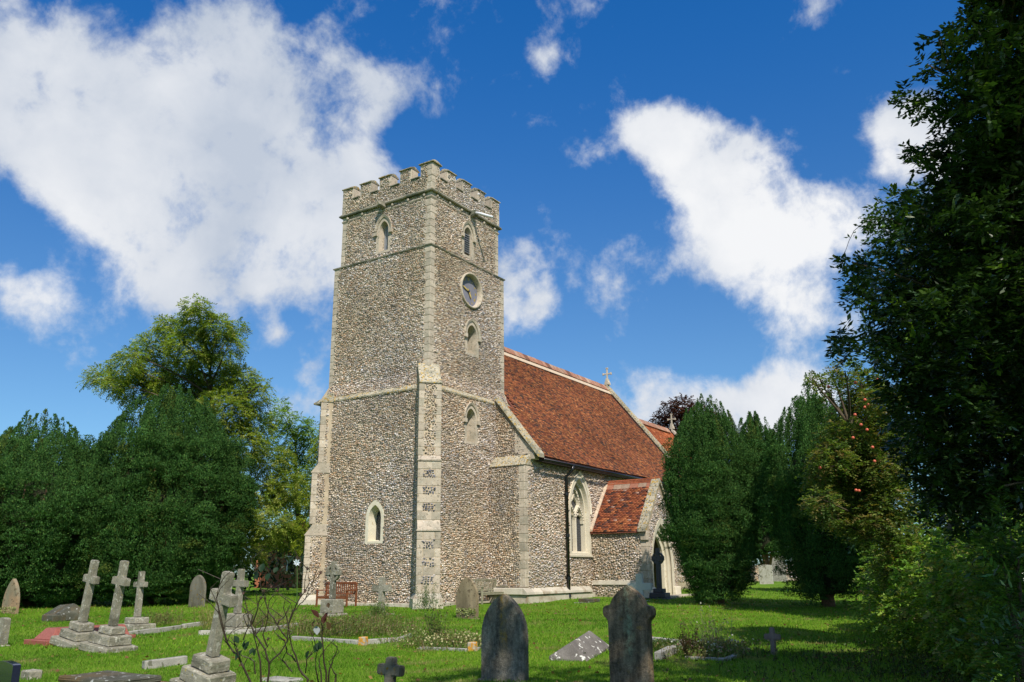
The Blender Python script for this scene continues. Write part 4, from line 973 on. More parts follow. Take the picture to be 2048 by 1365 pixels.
m = MB().box(PX0-.10, PX0+.16, PYf-.08, PYf+.26, PZE-.42, PZE-.05); part('kneeler', m.me('kneeler', dressed, bevel=.03), porch)
m = MB().box(PX0-.3, PX1+.4, PYf-.9, PYf-.14, -1.2, -.56); part('doorstep', m.me('doorstep', dressed, bevel=.02), porch)
# thin cable along the lower stage to the kneeler
part('cable', MB().tube([(2.7, -B-.05, 5.42), (3.6, -B-.05, 5.34), (XN-.06, -B-.4, 5.30), (XN-.06, -1.4, 5.32), (XN-.06, -1.9, 5.1), (XN-.08, -2.2, 5.15)], .012, 5).me('cable', blackm))
#@@GRAVES
# ------------------------------------------------------------------ graves
lich = stone('grey_lichened_stone', (.20, .19, .145), (.33, .31, .24), spots=(.42, .41, .34), spot_amt=.60, spots2=(.33, .27, .07), spot2_amt=.67, stain=(.13, .125, .09), scale=5, spot_scale=14, bmp=.9, coarse=45)
darkst = stone('dark_mossy_headstone', (.065, .06, .042), (.14, .13, .095), spots=(.20, .185, .14), spot_amt=.66, spots2=(.19, .125, .02), spot2_amt=.64, stain=(.19, .18, .145), stain_amt=.52, scale=4.5, spot_scale=7, bmp=.5, streak=True)
darkbrown = stone('brown_stained_headstone', (.085, .068, .042), (.19, .15, .095), spots=(.19, .21, .15), spot_amt=.62, spots2=(.24, .15, .03), spot2_amt=.66, stain=(.04, .038, .03), stain_amt=.55, scale=2.2, spot_scale=3.5, bmp=.5, streak=True)
tanst = stone('tan_sandstone_headstone', (.22, .17, .10), (.33, .27, .17), spots=(.13, .10, .06), spot_amt=.6, stain=(.12, .10, .06), stain_amt=.52, scale=2.6, bmp=.4, streak=True)
brownst = stone('orange_brown_headstone', (.25, .16, .09), (.36, .25, .15), spots=(.13, .10, .06), spot_amt=.6, stain=(.20, .18, .12), scale=3, bmp=.5)
kerbst = stone('grey_kerb_stone', (.26, .25, .22), (.40, .39, .34), spots=(.16, .16, .12), spot_amt=.58, scale=5, bmp=.5)
mossst = stone('black_mossy_slab', (.05, .05, .035), (.12, .12, .09), spots=(.36, .37, .34), spot_amt=.62, stain=(.12, .085, .04), scale=4, spot_scale=9, bmp=.9)
whitest = stone('pale_old_headstone', (.38, .37, .31), (.48, .47, .40), spots=(.28, .27, .20), spot_amt=.56, scale=4, bmp=.4)
orangep = stone('orange_lichen_post', (.38, .33, .24), (.46, .40, .30), spots=(.55, .27, .04), spot_amt=.47, scale=5, spot_scale=10, bmp=.4)

def planex(px, py, X_): d = ray(px, py); t = (X_-CX)/d[0]; return C0+d*t
def fitw(l, r, pyb, pyt):
    c = gp((l+r)/2, pyb); a = planex(l, pyb, c[0]); b = planex(r, pyb, c[0]); t = planex((l+r)/2, pyt, c[0])
    return c, abs(a[1]-b[1]), t[2]-c[2]
RZ = -math.pi/2
def upright(px, py, name, label, cat, group=None, rz=0, tilt=(0, 0), pos=None, dz=-.03):
    c = gp(px, py) if pos is None else np.array(pos); return empty(name, (c[0], c[1], c[2]+dz), RZ+rz, label, cat, group, tilt)
def slab(out, th, name, mat, parent, bevel=.015, z0=0, jit=0, y0=None, sub=0):
    y0 = -th/2 if y0 is None else y0
    m = MB().prism(out, lambda a, b, t: (a, y0+th*t, b+z0)); return obj(name, m.me(name, mat, bevel=bevel, seg=2, jit=jit), parent)
def o_gothic(w_, h, vs=.68): return arch(-w_/2, w_/2, 0, h*vs, h, 8)
def o_round(w_, h): return arch(-w_/2, w_/2, 0, h-w_/2, h, 10)
def stained(name, lo, hi, streakc, top, seed):
    m, t, p, o = newmat(name)
    c1 = noise(t, 3.2, 6, .65, stretch=(2.2, 1, .55)); c2 = noise(t, 16, 6, .7); c3 = noise(t, 70, 4, .7)
    col = ramp(t, c1, [(.32, lo), (.50, tuple((a+b)/2 for a, b in zip(lo, hi))), (.68, hi)])
    tcx = N(t, 'ShaderNodeTexCoord'); sx = N(t, 'ShaderNodeSeparateXYZ'); t.links.new(tcx.outputs['Object'], sx.inputs[0])
    w1 = mth(t, 'ABSOLUTE', mth(t, 'ADD', sx.outputs['X'], mth(t, 'MULTIPLY', mth(t, 'SUBTRACT', c1, .5), .35)))
    f = mth(t, 'MULTIPLY', ramp(t, w1, [(.02, (1, 1, 1)), (.10, (0, 0, 0))]), ramp(t, sx.outputs['Z'], [(.35, (0, 0, 0)), (.62, (1, 1, 1))]))
    col = mixc(t, mth(t, 'MULTIPLY', f, ramp(t, c2, [(.38, (.1, .1, .1)), (.6, (1, 1, 1))])), col, streakc)
    col = mixc(t, ramp(t, noise(t, 9, 4, .6), [(.60, (0, 0, 0)), (.70, (.55, .55, .55))]), col, top)
    col = mixc(t, 1.0, col, ramp(t, c2, [(.25, (.45, .45, .45)), (.75, (1.5, 1.5, 1.5))]), 'MULTIPLY')
    col = mixc(t, .8, col, ramp(t, c3, [(.3, (.6, .6, .6)), (.7, (1.35, 1.35, 1.35))]), 'MULTIPLY')
    t.links.new(col, p.inputs['Base Color']); p.inputs['Roughness'].default_value = .9; p.inputs['Specular IOR Level'].default_value = .2
    bump(t, p, mth(t, 'ADD', c2, mth(t, 'MULTIPLY', c3, .4)), .8, .03); return m
stA = stained('dark_stained_headstone_stone', (.05, .045, .034), (.27, .245, .185), (.20, .13, .03), (.23, .22, .18), 1)
stB = stained('brown_stained_shoulder_stone', (.06, .047, .032), (.30, .23, .15), (.17, .20, .13), (.21, .14, .04), 2)
def headstone(l, r, pyb, pyt, shape, th, mat, label, group='old headstones', rz=0, tilt=(0, 0), wf=.92, carve=True, extra=None):
    c, w_, h = fitw(l, r, pyb, pyt); w_ *= wf; h += .04
    root = upright(0, 0, 'headstone', label, 'headstone', group, rz, tilt, pos=c)
    if shape == 'gothic': out = o_gothic(w_, h, 1-.78*w_/h)
    elif shape == 'point': out = o_gothic(w_, h, 1-.95*w_/h)
    elif shape == 'round': out = o_gothic(w_, h, 1-.62*w_/h)
    elif shape == 'flat': out = [(-w_/2, 0), (w_/2, 0), (w_/2, h*.94)]+[(w_/2*math.cos(t), h*.94+h*.06*math.sin(t)) for t in np.linspace(.2, math.pi-.2, 7)]+[(-w_/2, h*.94)]
    elif shape == 'shoulder':
        ws = w_*.5; wn = ws*.80; out = [(-wn, 0), (wn, 0), (wn, h*.66)]
        out += [(wn+(ws-wn)*.2, h*.68), (ws, h*.715), (ws*1.0, h*.77), (ws*.96, h*.80), (wn*.86, h*.815)]
        out += [(wn*.86*(1-t**1.75), h*.81+h*.19*t) for t in (.15, .3, .45, .6, .75, .9, 1.0)]
        left = [(-a, b) for a, b in out[2:-1]][::-1]; out += left
    b = slab(out, th, 'stone_slab', mat, root, .012)
    if shape in ('gothic', 'round') and carve:
        o2 = [(a*.86, .25*h+(b_-.25*h)*.93 if b_ > .25*h else max(b_, .25*h)) for a, b_ in out]
        m = MB(); 
    m = MB().box(-w_*.55, w_*.55, -th*.9, th*.9, -.2, .05); obj('base_stone', m.me('base_stone', mat, bevel=.02), root)
    return root, w_, h
headstone(912, 957, 1238, 1155, 'gothic', .12, tanst, 'tan gothic-topped headstone with pale green moss at its foot, near the grey bench')[0]
headstone(962, 1057, 1362, 1189, 'gothic', .13, stA, 'large dark grey pointed headstone with an ochre lichen streak, in front of the lawn')
headstone(1212, 1318, 1385, 1172, 'shoulder', .15, stB, 'large dark brown headstone with rounded shoulders and green stained top', wf=.95)
headstone(3, 34, 1231, 1158, 'point', .12, brownst, 'narrow sharply pointed brown headstone at the far left of the churchyard')
headstone(377, 408, 1219, 1151, 'round', .12, darkst, 'dark round-topped headstone in shade beside the big yew')
headstone(1519, 1548, 1169, 1130, 'flat', .14, whitest, 'low pale weathered headstone between the right-hand yews')
headstone(1541, 1575, 1163, 1106, 'round', .10, kerbst, 'tall grey headstone half hidden by the shaded yew')
headstone(-12, 9, 1292, 1236, 'flat', .14, lich, 'grey lichened headstone cut by the left edge of the view')
r_, w_, h_ = headstone(-22, 45, 1385, 1324, 'flat', .10, navy, 'polished navy headstone in the bottom left corner', rz=-.25)
# moss at the foot of the tan stone : ragged pale patch growing on the slab
def moss(c, w_, zt, root_x, n=260):
    P = np.stack([np.full(n, c[0]-.075), c[1]+rng.uniform(-w_/2, w_/2, n), c[2]+rng.uniform(.10, 1, n)**.5*zt], -1)
    A = rnd_dir(n)*[.3, 1, 1]; 
    return leaves(P, A+[-.3, 0, .6], rnd_dir(n), .05, .03, pick([(.42, .45, .22), (.33, .38, .15)], n, .15))
c, w2, h2 = fitw(912, 957, 1238, 1155)
V, F, Cc = moss(c, w2*.85, .28, 0); tag(obj('moss', mesh_np('moss', V, F, leafm, Cc)), 'pale green moss tufts on the foot of the tan headstone', 'moss', kind='stuff')
c, w2, h2 = fitw(3, 34, 1231, 1158); V, F, Cc = moss(c, w2, .25, 0, 140); tag(obj('moss', mesh_np('moss', V, F, leafm, Cc)), 'grey green moss on the foot of the narrow pointed headstone', 'moss', kind='stuff')

def cross(pos, H, arm, sw, th, zarm, steps, mat, label, tilt=(0, 0), rz=0, group='stone grave crosses', stepmat=None, ring_=0, taper=.85, step_tilt=None, bevel=.015, cat='grave cross', name='grave_cross'):
    """steps: list of (width, height) from the bottom"""
    root = empty(name, (pos[0], pos[1], pos[2]-.03), RZ+rz, label, cat, group, tilt); z = 0
    for i, (ws, hs_) in enumerate(steps):
        m = MB(); q = ws/2; m.hexa([(-q, -q*.82, z), (q, -q*.82, z), (q, q*.82, z), (-q, q*.82, z), (-q*.97, -q*.80, z+hs_-.004), (q*.97, -q*.80, z+hs_-.004), (q*.97, q*.80, z+hs_-.004), (-q*.97, q*.80, z+hs_-.004)])
        obj('step', m.me('step', stepmat or mat, bevel=.02, sub=2, jit=.005), root); z += hs_
    m = MB(); a = sw/2; b = sw/2*taper; za = z+zarm; t = th/2; t2 = th/2*.9
    out = [(-a, z), (a, z), (b, za-a*.95), (arm, za-a*.95), (arm, za+a*.95), (b, za+a*.95), (b, z+H), (-b, z+H), (-b, za+a*.95), (-arm, za+a*.95), (-arm, za-a*.95), (-b, za-a*.95)]
    m.prism(out, lambda x_, y_, k: (x_, -t+2*t*k, y_))
    obj('cross_shaft', m.me('cross_shaft', mat, bevel=bevel, seg=2), root)
    if ring_:
        rm_ = MB(); n = 28
        for k in range(4):
            pts = [(ring_*math.cos(q_), ring_*math.sin(q_)) for q_ in np.linspace(k*math.pi/2+.35, (k+1)*math.pi/2-.35, 7)]
            pi_ = [(x_*.72, y_*.72) for x_, y_ in pts][::-1]
            rm_.prism(pts+pi_, lambda x_, y_, kk: (x_, -t*.7+1.4*t*kk, za+y_))
            ob = None
        obj('cross_ring', rm_.me('cross_ring', mat, bevel=.006), root, kind='stuff')
    return root
R_ = math.radians
cross(gp(155, 1291), 1.28, .22, .165, .14, .88, [(.92, .17), (.66, .17), (.42, .17)], lich, 'leftmost of the two big leaning stone crosses on three rough steps', (0, R_(9)), 0)
cross(gp(216, 1302), 1.28, .22, .165, .14, .87, [(.90, .17), (.66, .19), (.42, .15)], lich, 'right of the two big leaning stone crosses, steps touching its neighbour', (0, R_(7)), .05)
cross(gp(272, 1258), 1.16, .23, .15, .14, .82, [(.80, .16), (.50, .16)], brownst if 0 else lich, 'slim upright stone cross on two steps behind the leaning pair', (0, 0), 0)
cross(gp(408, 1392), 1.13, .235, .165, .13, .78, [(.80, .20), (.60, .19), (.42, .17)], lich, 'nearest leaning stone cross on three chunky steps behind the bare rose', (R_(2), R_(13)), 0)
cross(gp(471, 1264), 1.08, .26, .17, .14, .72, [(.72, .16), (.62, .30)], lich, 'grey stone cross with sloping block base hidden behind the nearest cross', (0, R_(2)), 0)
cross(gp(663, 1234), 1.15, .30, .18, .14, .80, [(.80, .14), (.58, .42)], lich, 'celtic cross with pierced wheel head standing by the tower corner', (0, 0), 0, ring_=.27, cat='celtic cross')
cross(gp(762, 1232), 1.10, .36, .22, .14, .76, [(.70, .10)], lich, 'plain squat grey cross in front of the tower buttress', (0, 0), 0)
cross(gp(1320, 1199), 1.65, .27, .20, .15, 1.22, [(1.02, .10), (.72, .20), (.45, .16)], darkgran, 'dark granite celtic wheel cross on stepped base by the porch', (0, 0), 0, ring_=.26, cat='celtic cross', taper=.8)
cross(gp(1281, 1202), 1.02, .52, .30, .12, .52, [(.62, .05)], greymarble, 'broad plain pale grey cross in front of the porch', (0, 0), 0, taper=1)
cross(gp(1548, 1311), .50, .15, .11, .06, .33, [(.16, .02)], stone('weathered_wood_cross', (.20, .15, .12), (.30, .23, .19), scale=6), 'tiny wooden cross marker alone on the lawn at the right', (0, 0), .1)
cross(gp(778, 1392), .43, .19, .14, .12, .27, [(.30, .08)], darkst, 'small squat dark grey cross at the bottom of the lawn', (0, R_(3)), .1, taper=.9)

def block(l, r, pyb, h, dep, mat, name, label, cat, group=None, bevel=.02, rz=0, jit=.004, top=1.0, z=0, tilt=(0, 0)):
    c, w_, _ = fitw(l, r, pyb, pyb-10); root = upright(0, 0, name, label, cat, group, rz, tilt, pos=c)
    m = MB(); a = w_/2; b = dep/2
    m.hexa([(-a, -b, z), (a, -b, z), (a, b, z), (-a, b, z), (-a*top, -b*top, z+h), (a*top, -b*top, z+h), (a*top, b*top, z+h), (-a*top, b*top, z+h)])
    obj('stone_body', m.me('stone_body', mat, bevel=bevel, sub=2, jit=jit), root); return root, c, w_
# coped ledger stone sunk in the lawn
def coped(c, L_, w_, h, ez_, mat, label, rz, tilt=(0, 0)):
    root = empty('coped_grave_stone', (c[0], c[1], c[2]-.04), rz, label, 'grave slab', None, tilt); m = MB()
    a, b = L_/2, w_/2
    m.add([(-a, -b, 0), (a, -b, 0), (a, b, 0), (-a, b, 0), (-a, -b, ez_), (a, -b, ez_), (a, b, ez_), (-a, b, ez_), (-a*.80, 0, h), (a*.80, 0, h)],
          [(3, 2, 1, 0), (0, 1, 5, 4), (1, 2, 6, 5), (2, 3, 7, 6), (3, 0, 4, 7), (4, 5, 9, 8), (6, 7, 8, 9), (5, 6, 9), (7, 4, 8)])
    obj('slab', m.me('slab', mat, bevel=.015, sub=1, jit=.004), root); return root
coped(gp(1160, 1308), 1.55, .72, .36, .10, stone('grey_coped_slab', (.11, .10, .09), (.20, .185, .165), spots=(.66, .66, .60), spot_amt=.61, stain=(.25, .18, .10), stain_amt=.60, scale=3, spot_scale=10, bmp=.7), 'sunken coped grave stone spotted with white lichen', R_(12), (R_(6), R_(-6)))
coped(gp(130, 1240), 1.9, .8, .50, .22, mossst, 'dark mossy coped tomb behind the leaning crosses', R_(75), (0, R_(3)))
block(95, 118, 1243, .22, .4, mossst, 'stone_block', 'broken grey stone lying beside the mossy coped tomb', 'stone')
# table tomb in front
c, w_, _ = fitw(150, 283, 1385, 1340)
root = upright(0, 0, 'table_tomb', 'low dark tomb with thick cracked slab at the bottom left', 'tomb', pos=c)
m = MB().box(-.60, .60, -.32, .32, 0, .16); obj('tomb_base', m.me('tomb_base', lich, bevel=.02, sub=2, jit=.008), root)
m = MB().box(-.66, .66, -.38, .38, .161, .25); obj('tomb_slab', m.me('tomb_slab', mossst, bevel=.02, sub=2, jit=.006), root)
block(305, 352, 1380, .12, .3, stone('red_brown_stone', (.14, .075, .05), (.22, .12, .08), scale=5), 'kerb_stone', 'rust brown kerb block at the bottom between tomb and near cross', 'kerb stone')
block(590, 630, 1388, .17, .14, darkst, 'footstone', 'small rounded footstone behind the rose stems', 'footstone', bevel=.05)
block(535, 590, 1362, .07, .35, kerbst, 'flat_stone', 'light flat stone lying in the grass behind the rose', 'flat stone')
block(52, 72, 1358, .16, .2, lich, 'stone_block', 'rough grey stone lying behind the navy headstone', 'stone')
block(1156, 1206, 1209, .10, .7, kerbst, 'tomb_chest', 'small mossy stepped stone beside the nave plinth', 'stone')[0]
c = gp(1176, 1206); o = obj('stone_top', MB().box(-.33, .33, -.28, .28, .10, .24).me('stone_top', mossst, bevel=.02, sub=1, jit=.008), bpy.data.objects['tomb_chest']); o.location.x = -.05
# red granite kerb set
c = gp(78, 1290); root = empty('red_grave_surround', (c[0], c[1], c[2]-.03), RZ, 'polished red granite ledger grave with sloping top', 'grave slab')
m = MB().box(-.45, .45, -.1, 2.0, 0, .13); obj('base_slab', m.me('base_slab', redgran, bevel=.01), root)
m = MB(); m.hexa([(-.36, .05, .131), (.36, .05, .131), (.36, 1.9, .131), (-.36, 1.9, .131), (-.20, .22, .36), (.20, .22, .36), (.20, 1.85, .36), (-.20, 1.85, .36)]); obj('ledger', m.me('ledger', redgran, bevel=.01), root)
def kerb(pts, label, mat=kerbst, w_=.10, h=.12, group='grave kerbs'):
    P0 = gp(*pts[0]); root = empty('grave_kerb', P0, 0, label, 'grave kerb', group)
    for (a, b) in zip(pts[:-1], pts[1:]):
        A, B_ = gp(*a), gp(*b); d = B_-A; L_ = float(np.hypot(d[0], d[1])); n = max(1, round(L_/1.0)); s_ = np.array([-d[1], d[0], 0])/L_*w_/2
        for k in range(n):
            a_ = A+d*(k/n)+d/L_*.008; b_ = A+d*((k+1)/n)-d/L_*.008; j = random.uniform(-.015, .015)
            pts_ = [a_-s_, b_-s_, b_+s_, a_+s_]; m = MB()
            m.hexa([tuple(q-P0+[0, 0, -.1]) for q in pts_]+[tuple(q-P0+[0, 0, h+j]) for q in pts_])
            obj('kerb_stone', m.me('kerb_stone', mat, bevel=.012, sub=1, jit=.003), root)
    return root
kerb([(258, 1271), (412, 1251)], 'long low stone kerb running from the slim cross', h=.10)
kerb([(396, 1270), (500, 1268), (596, 1252)], 'pale kerb running behind the nearest cross towards the tower', h=.09)
kerb([(285, 1340), (372, 1328)], 'grey kerb behind the low dark tomb', h=.14, w_=.16)
kerb([(585, 1281), (716, 1289), (800, 1283), (822, 1275)], 'kerb round the overgrown grave plot', h=.09)
kerb([(728, 1312), (812, 1318)][:0] or [(838, 1299), (935, 1303), (962, 1300)], 'flat grey kerb of the weedy grave plot in the middle lawn', h=.05)
kerb([(1316, 1321), (1368, 1296), (1300, 1288)], 'grey granite kerb behind the shouldered headstone', h=.13, w_=.14)
kerb([(1372, 1318), (1455, 1322), (1498, 1302), (1470, 1296)], 'rough edging of the small flowering plot', h=.06)
for (px, py, lb) in ((726, 1291, 'square corner post with bright orange lichen at the overgrown plot'), (945, 1303, 'short orange stained corner post beside the weedy plot')):
    c = gp(px, py); root = empty('corner_post', (c[0], c[1], c[2]-.02), R_(8), lb, 'corner post', 'grave corner posts')
    obj('post_body', MB().box(-.08, .08, -.08, .08, 0, .19).me('post_body', orangep, bevel=.02, sub=1, jit=.003), root)

# benches
def bench(pos, rz, L_, mat, label):
    root = empty('bench', pos, rz, label, 'bench', 'churchyard benches'); a = L_/2
    def P(name, x0, x1, y0, y1, z0, z1): return obj(name, MB().box(x0, x1, y0, y1, z0, z1).me(name, mat, bevel=.006), root)
    for x_ in (-a, a-.06): P('leg', x_, x_+.06, -.28, -.22, 0, .62); P('leg', x_, x_+.06, .20, .26, 0, .92); P('armrest', x_-.01, x_+.07, -.32, .20, .62, .66)
    for k in range(5): P('seat_slat', -a+.061, a-.061, -.27+k*.095, -.27+k*.095+.075, .42, .445)
    P('rail', -a+.061, a-.061, .21, .25, .86, .94); P('rail', -a+.061, a-.061, .21, .25, .48, .53); P('rail', -a+.061, a-.061, -.26, -.235, .34, .415)
    n = int(L_/.095)
    for k in range(n-2): x_ = -a+.1+k*(L_-.25)/(n-3); P('back_slat', x_, x_+.05, .22, .24, .53, .86)
    return root
c = gp(690, 1221); bench((-1.5, 2.95, float(gz(-1.5, 3.0))-.06), RZ, 1.6, brownwood, 'red-brown slatted bench with its back to the tower')
bench((2.6, -1.15, float(gz(2.6, -1.2))), 0, 1.7, oldwood, 'weathered grey slatted bench against the south side of the tower')

# ------------------------------------------------------------------ vegetation
YEW = [(.042, .108, .026), (.056, .138, .030), (.030, .078, .022), (.085, .155, .032)]
def prof_at(prof, h): return np.interp(h, [p[0] for p in prof], [p[1] for p in prof])
def yew(base, H, R0, prof, name, label, ncol, cols=YEW, puffs=0, psz=1.0, dens=1.0, tuft=.06, group='yew trees', low=.02, trunk_h=.5, colr=(.15, .24), back=.4):
    root = empty(name, (base[0], base[1], base[2]), 0, label, 'yew tree', group); lean = (0, 0); squash = 1.0
    vdir = np.array([CX-base[0], CY-base[1]]); vang = math.atan2(vdir[1], vdir[0])
    out = []
    def shell(ax, pr, n, wprof, cd):
        """needle sprays on a lumpy tube round the polyline ax"""
        m_ = len(ax); t = rng.uniform(0, 1, n); P = np.stack([np.interp(t, np.linspace(0, 1, m_), ax[:, q]) for q in range(3)], -1)
        w_ = wprof(t); a = rng.uniform(0, 2*math.pi, n); k = rng.uniform(0, 9); L_ = np.linalg.norm(ax[-1]-ax[0])
        od = np.stack([np.cos(a), np.sin(a), np.where(t > .8, (t-.8)*3, 0)-np.where(t < .12, .6, 0)], -1); od = nrmz(od)
        lump = 1+.16*np.sin(a*2+t*L_*5+k)+.16*np.sin(a*3-t*L_*9+k*2)+.10*np.sin(a*5+t*L_*17)
        P = P+od*(pr*w_*lump*rng.uniform(.82, 1.06, n))[:, None]
        A = od*.55+np.array([0, 0, .8])+rng.normal(size=(n, 3))*.38
        W = np.cross(A, od)+rng.normal(size=(n, 3))*.28
        c = pick(cols, n, .16, [.36, .28, .22, .14])*cd
        if cd > 1.13: c = c*[1.5, .98, .9]
        out.append(leaves(P, A, W, rng.uniform(.7, 1.4, n)*tuft, rng.uniform(.6, 1.1, n)*tuft*.62, c, .3))
    for k in range(ncol):
        ga = k*2.39996; ph = ga; dphi = (ph-vang+math.pi) % (2*math.pi)-math.pi; facing = abs(dphi) < 1.75
        ring_ = k/ncol; top = k % 5 == 0
        rin = rng.uniform(.86, 1.03) if k % 3 else rng.uniform(.70, .84)
        if top: rtop = rng.uniform(.05, .75); h1 = 1.0+rng.uniform(-.08, .07)-(rtop**2)*.14; h0 = h1-rng.uniform(.18, .30)
        else: h0 = low+rng.uniform(0, .66); h1 = min(h0+rng.uniform(.22, .42), 1.0+rng.uniform(-.1, .02))
        s_ = np.linspace(0, 1, 8); hh = h0+(h1-h0)*s_; rad = R0*prof_at(prof, np.clip(hh, 0, 1))*rin
        if top: rad = np.minimum(rad, R0*rtop*.8*(.85+.15*s_))
        else: rad = np.linspace(rad[0], max(rad[-1], rad[0]*.55), 8)
        ph2 = ph+rng.normal()*.05*s_
        ax = np.stack([rad*np.cos(ph2), rad*np.sin(ph2), hh*H], -1)
        pr = rng.uniform(*colr); n = int(dens*(h1-h0)*H*pr*6.28*pick_d*(1 if facing else back))
        shell(ax, pr, n, lambda t: np.minimum(1, .5+t*3)*np.clip((1-t)*1.9, .06, 1)**.8, rng.uniform(.85, 1.15))
    for k in range(puffs):
        ph = vang+rng.uniform(-1.8, 1.8) if k % 5 else rng.uniform(-math.pi, math.pi); h = low+rng.uniform(0, .74); rad = R0*prof_at(prof, h)*(rng.uniform(.90, 1.04) if k % 3 else rng.uniform(.70, .84)); L_ = rng.uniform(.25, .55)
        p0 = np.array([rad*math.cos(ph)*.96, rad*math.sin(ph)*.96, h*H]); p1 = p0+np.array([math.cos(ph)*.45, math.sin(ph)*.45, 1.0])*L_
        pr = rng.uniform(.30, .56); shell(np.linspace(p0, p1, 4), pr, int(1.25*dens*(L_+pr)*pr*6.28*pick_d), lambda t: np.sin(np.clip(.2+t*.75, 0, 1)*math.pi)**.5, rng.uniform(.8, 1.15))
    # solid core for the inner branches, coloured darker in place of crown shade
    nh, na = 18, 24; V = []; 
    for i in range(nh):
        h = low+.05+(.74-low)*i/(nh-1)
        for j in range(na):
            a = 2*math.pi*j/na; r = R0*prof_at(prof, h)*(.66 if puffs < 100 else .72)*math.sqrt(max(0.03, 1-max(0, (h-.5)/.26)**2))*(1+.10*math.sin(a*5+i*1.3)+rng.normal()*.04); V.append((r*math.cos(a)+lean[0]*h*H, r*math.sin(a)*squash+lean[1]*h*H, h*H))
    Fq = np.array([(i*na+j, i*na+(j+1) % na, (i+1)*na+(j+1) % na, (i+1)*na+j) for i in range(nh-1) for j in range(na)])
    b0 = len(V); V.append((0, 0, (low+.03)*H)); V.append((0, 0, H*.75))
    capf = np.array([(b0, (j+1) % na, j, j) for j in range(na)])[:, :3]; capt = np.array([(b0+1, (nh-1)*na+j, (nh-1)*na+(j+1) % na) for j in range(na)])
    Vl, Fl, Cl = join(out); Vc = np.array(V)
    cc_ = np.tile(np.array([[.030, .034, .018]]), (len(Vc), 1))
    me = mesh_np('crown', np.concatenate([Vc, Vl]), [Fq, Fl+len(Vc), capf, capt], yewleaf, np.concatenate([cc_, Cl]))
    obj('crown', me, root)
    m = MB().tube([(0, 0, -.3), (0, 0, trunk_h), (lean[0]*H*.3, lean[1]*H*.3, H*.3)], [.42*R0/3, .34*R0/3, .15], 9)
    for q in range(5):
        a = q*1.3+.4; m.tube([(0, 0, .1), (R0*.35*math.cos(a), R0*.35*math.sin(a), H*.2), (R0*.6*math.cos(a), R0*.6*math.sin(a), H*.5)], [.12, .09, .05], 6)
    if puffs > 100:
        for q in range(9):
            a = vang-1.3+2.6*q/8+rng.normal()*.1; h1 = rng.uniform(.45, .72); r1 = R0*prof_at(prof, h1)*.80
            m.tube([(0, 0, .4), (r1*.62*math.cos(a), r1*.62*math.sin(a), h1*H*.42), (r1*.93*math.cos(a+.05), r1*.93*math.sin(a+.05), h1*H*.72), (r1*math.cos(a+.1), r1*math.sin(a+.1), h1*H)], [.09, .06, .035, .02], 6)
    obj('trunk', m.me('trunk', yewbark, smooth=True), root); return root
pick_d = 230
PR_IRISH = [(0, .34), (.05, .48), (.15, .68), (.30, .87), (.50, 1.0), (.68, .98), (.82, .82), (.92, .60), (1.0, .30)]
def yb(px, py, D=None): return gp(px, py)
pick_d = 420
b_ = gp(1438, 1212); yew(b_, 7.35, 1.72, PR_IRISH, 'irish_yew', 'broad upright yew standing sunlit just right of the porch', 250, dens=.9, tuft=.055, puffs=60)
b_ = gp(1657, 1214); yew(b_, 7.0, 1.80, PR_IRISH, 'irish_yew', 'shaded dark yew nearest the apple tree', 230, dens=.8, tuft=.055, puffs=50)
pick_d = 170
b_ = at(1536, 1165, 64); b_[2] = gz(b_[0], b_[1]); yew(b_, 12.6, 1.9, PR_IRISH, 'irish_yew', 'slender far yew seen between the two front yews', 120, puffs=50, dens=.9, tuft=.12, low=.14, trunk_h=1.5, colr=(.25, .4))
b_ = at(1650, 1165, 40); b_[2] = gz(b_[0], b_[1]); yew(b_, 10.0, 1.55, PR_IRISH, 'irish_yew', 'tall spiky yew rising behind the shaded dark yew', 80, tuft=.09)
b_ = at(1720, 1165, 38); b_[2] = gz(b_[0], b_[1]); yew(b_, 9.2, 1.8, PR_IRISH, 'irish_yew', 'yew with spiky tops behind the apple tree', 60, tuft=.09)
PR_BIG = [(0, .45), (.06, .62), (.15, .78), (.30, .92), (.45, 1.0), (.60, .97), (.75, .84), (.88, .60), (.95, .42), (1.0, .2)]
pick_d = 300
b_ = gp(303, 1212); yew(b_, 8.55, 3.5, PR_BIG, 'spreading_yew', 'huge dome-shaped yew with many upright tops behind the leaning crosses', 290, puffs=220, dens=1.0, tuft=.066, low=.0, colr=(.22, .36), back=.3)
b_ = at(60, 1200, 33); b_[2] = gz(b_[0], b_[1]); yew(b_, 6.6, 4.0, PR_BIG, 'spreading_yew', 'lower wide yew filling the left edge of the view', 230, puffs=260, dens=.95, tuft=.068, low=.0, colr=(.22, .36), back=.25)
pick_d = 150
b_ = at(45, 1190, 44); b_[2] = gz(b_[0], b_[1]); yew(b_, 9.4, 3.0, PR_IRISH, 'irish_yew', 'dark yew with pointed tufts rising behind the left edge yew', 90, tuft=.10, colr=(.2, .32))
b_ = at(-40, 1190, 41); b_[2] = gz(b_[0], b_[1]); yew(b_, 8.0, 3.0, PR_IRISH, 'irish_yew', 'dark yew cut by the left edge of the view', 70, tuft=.10, colr=(.2, .32))

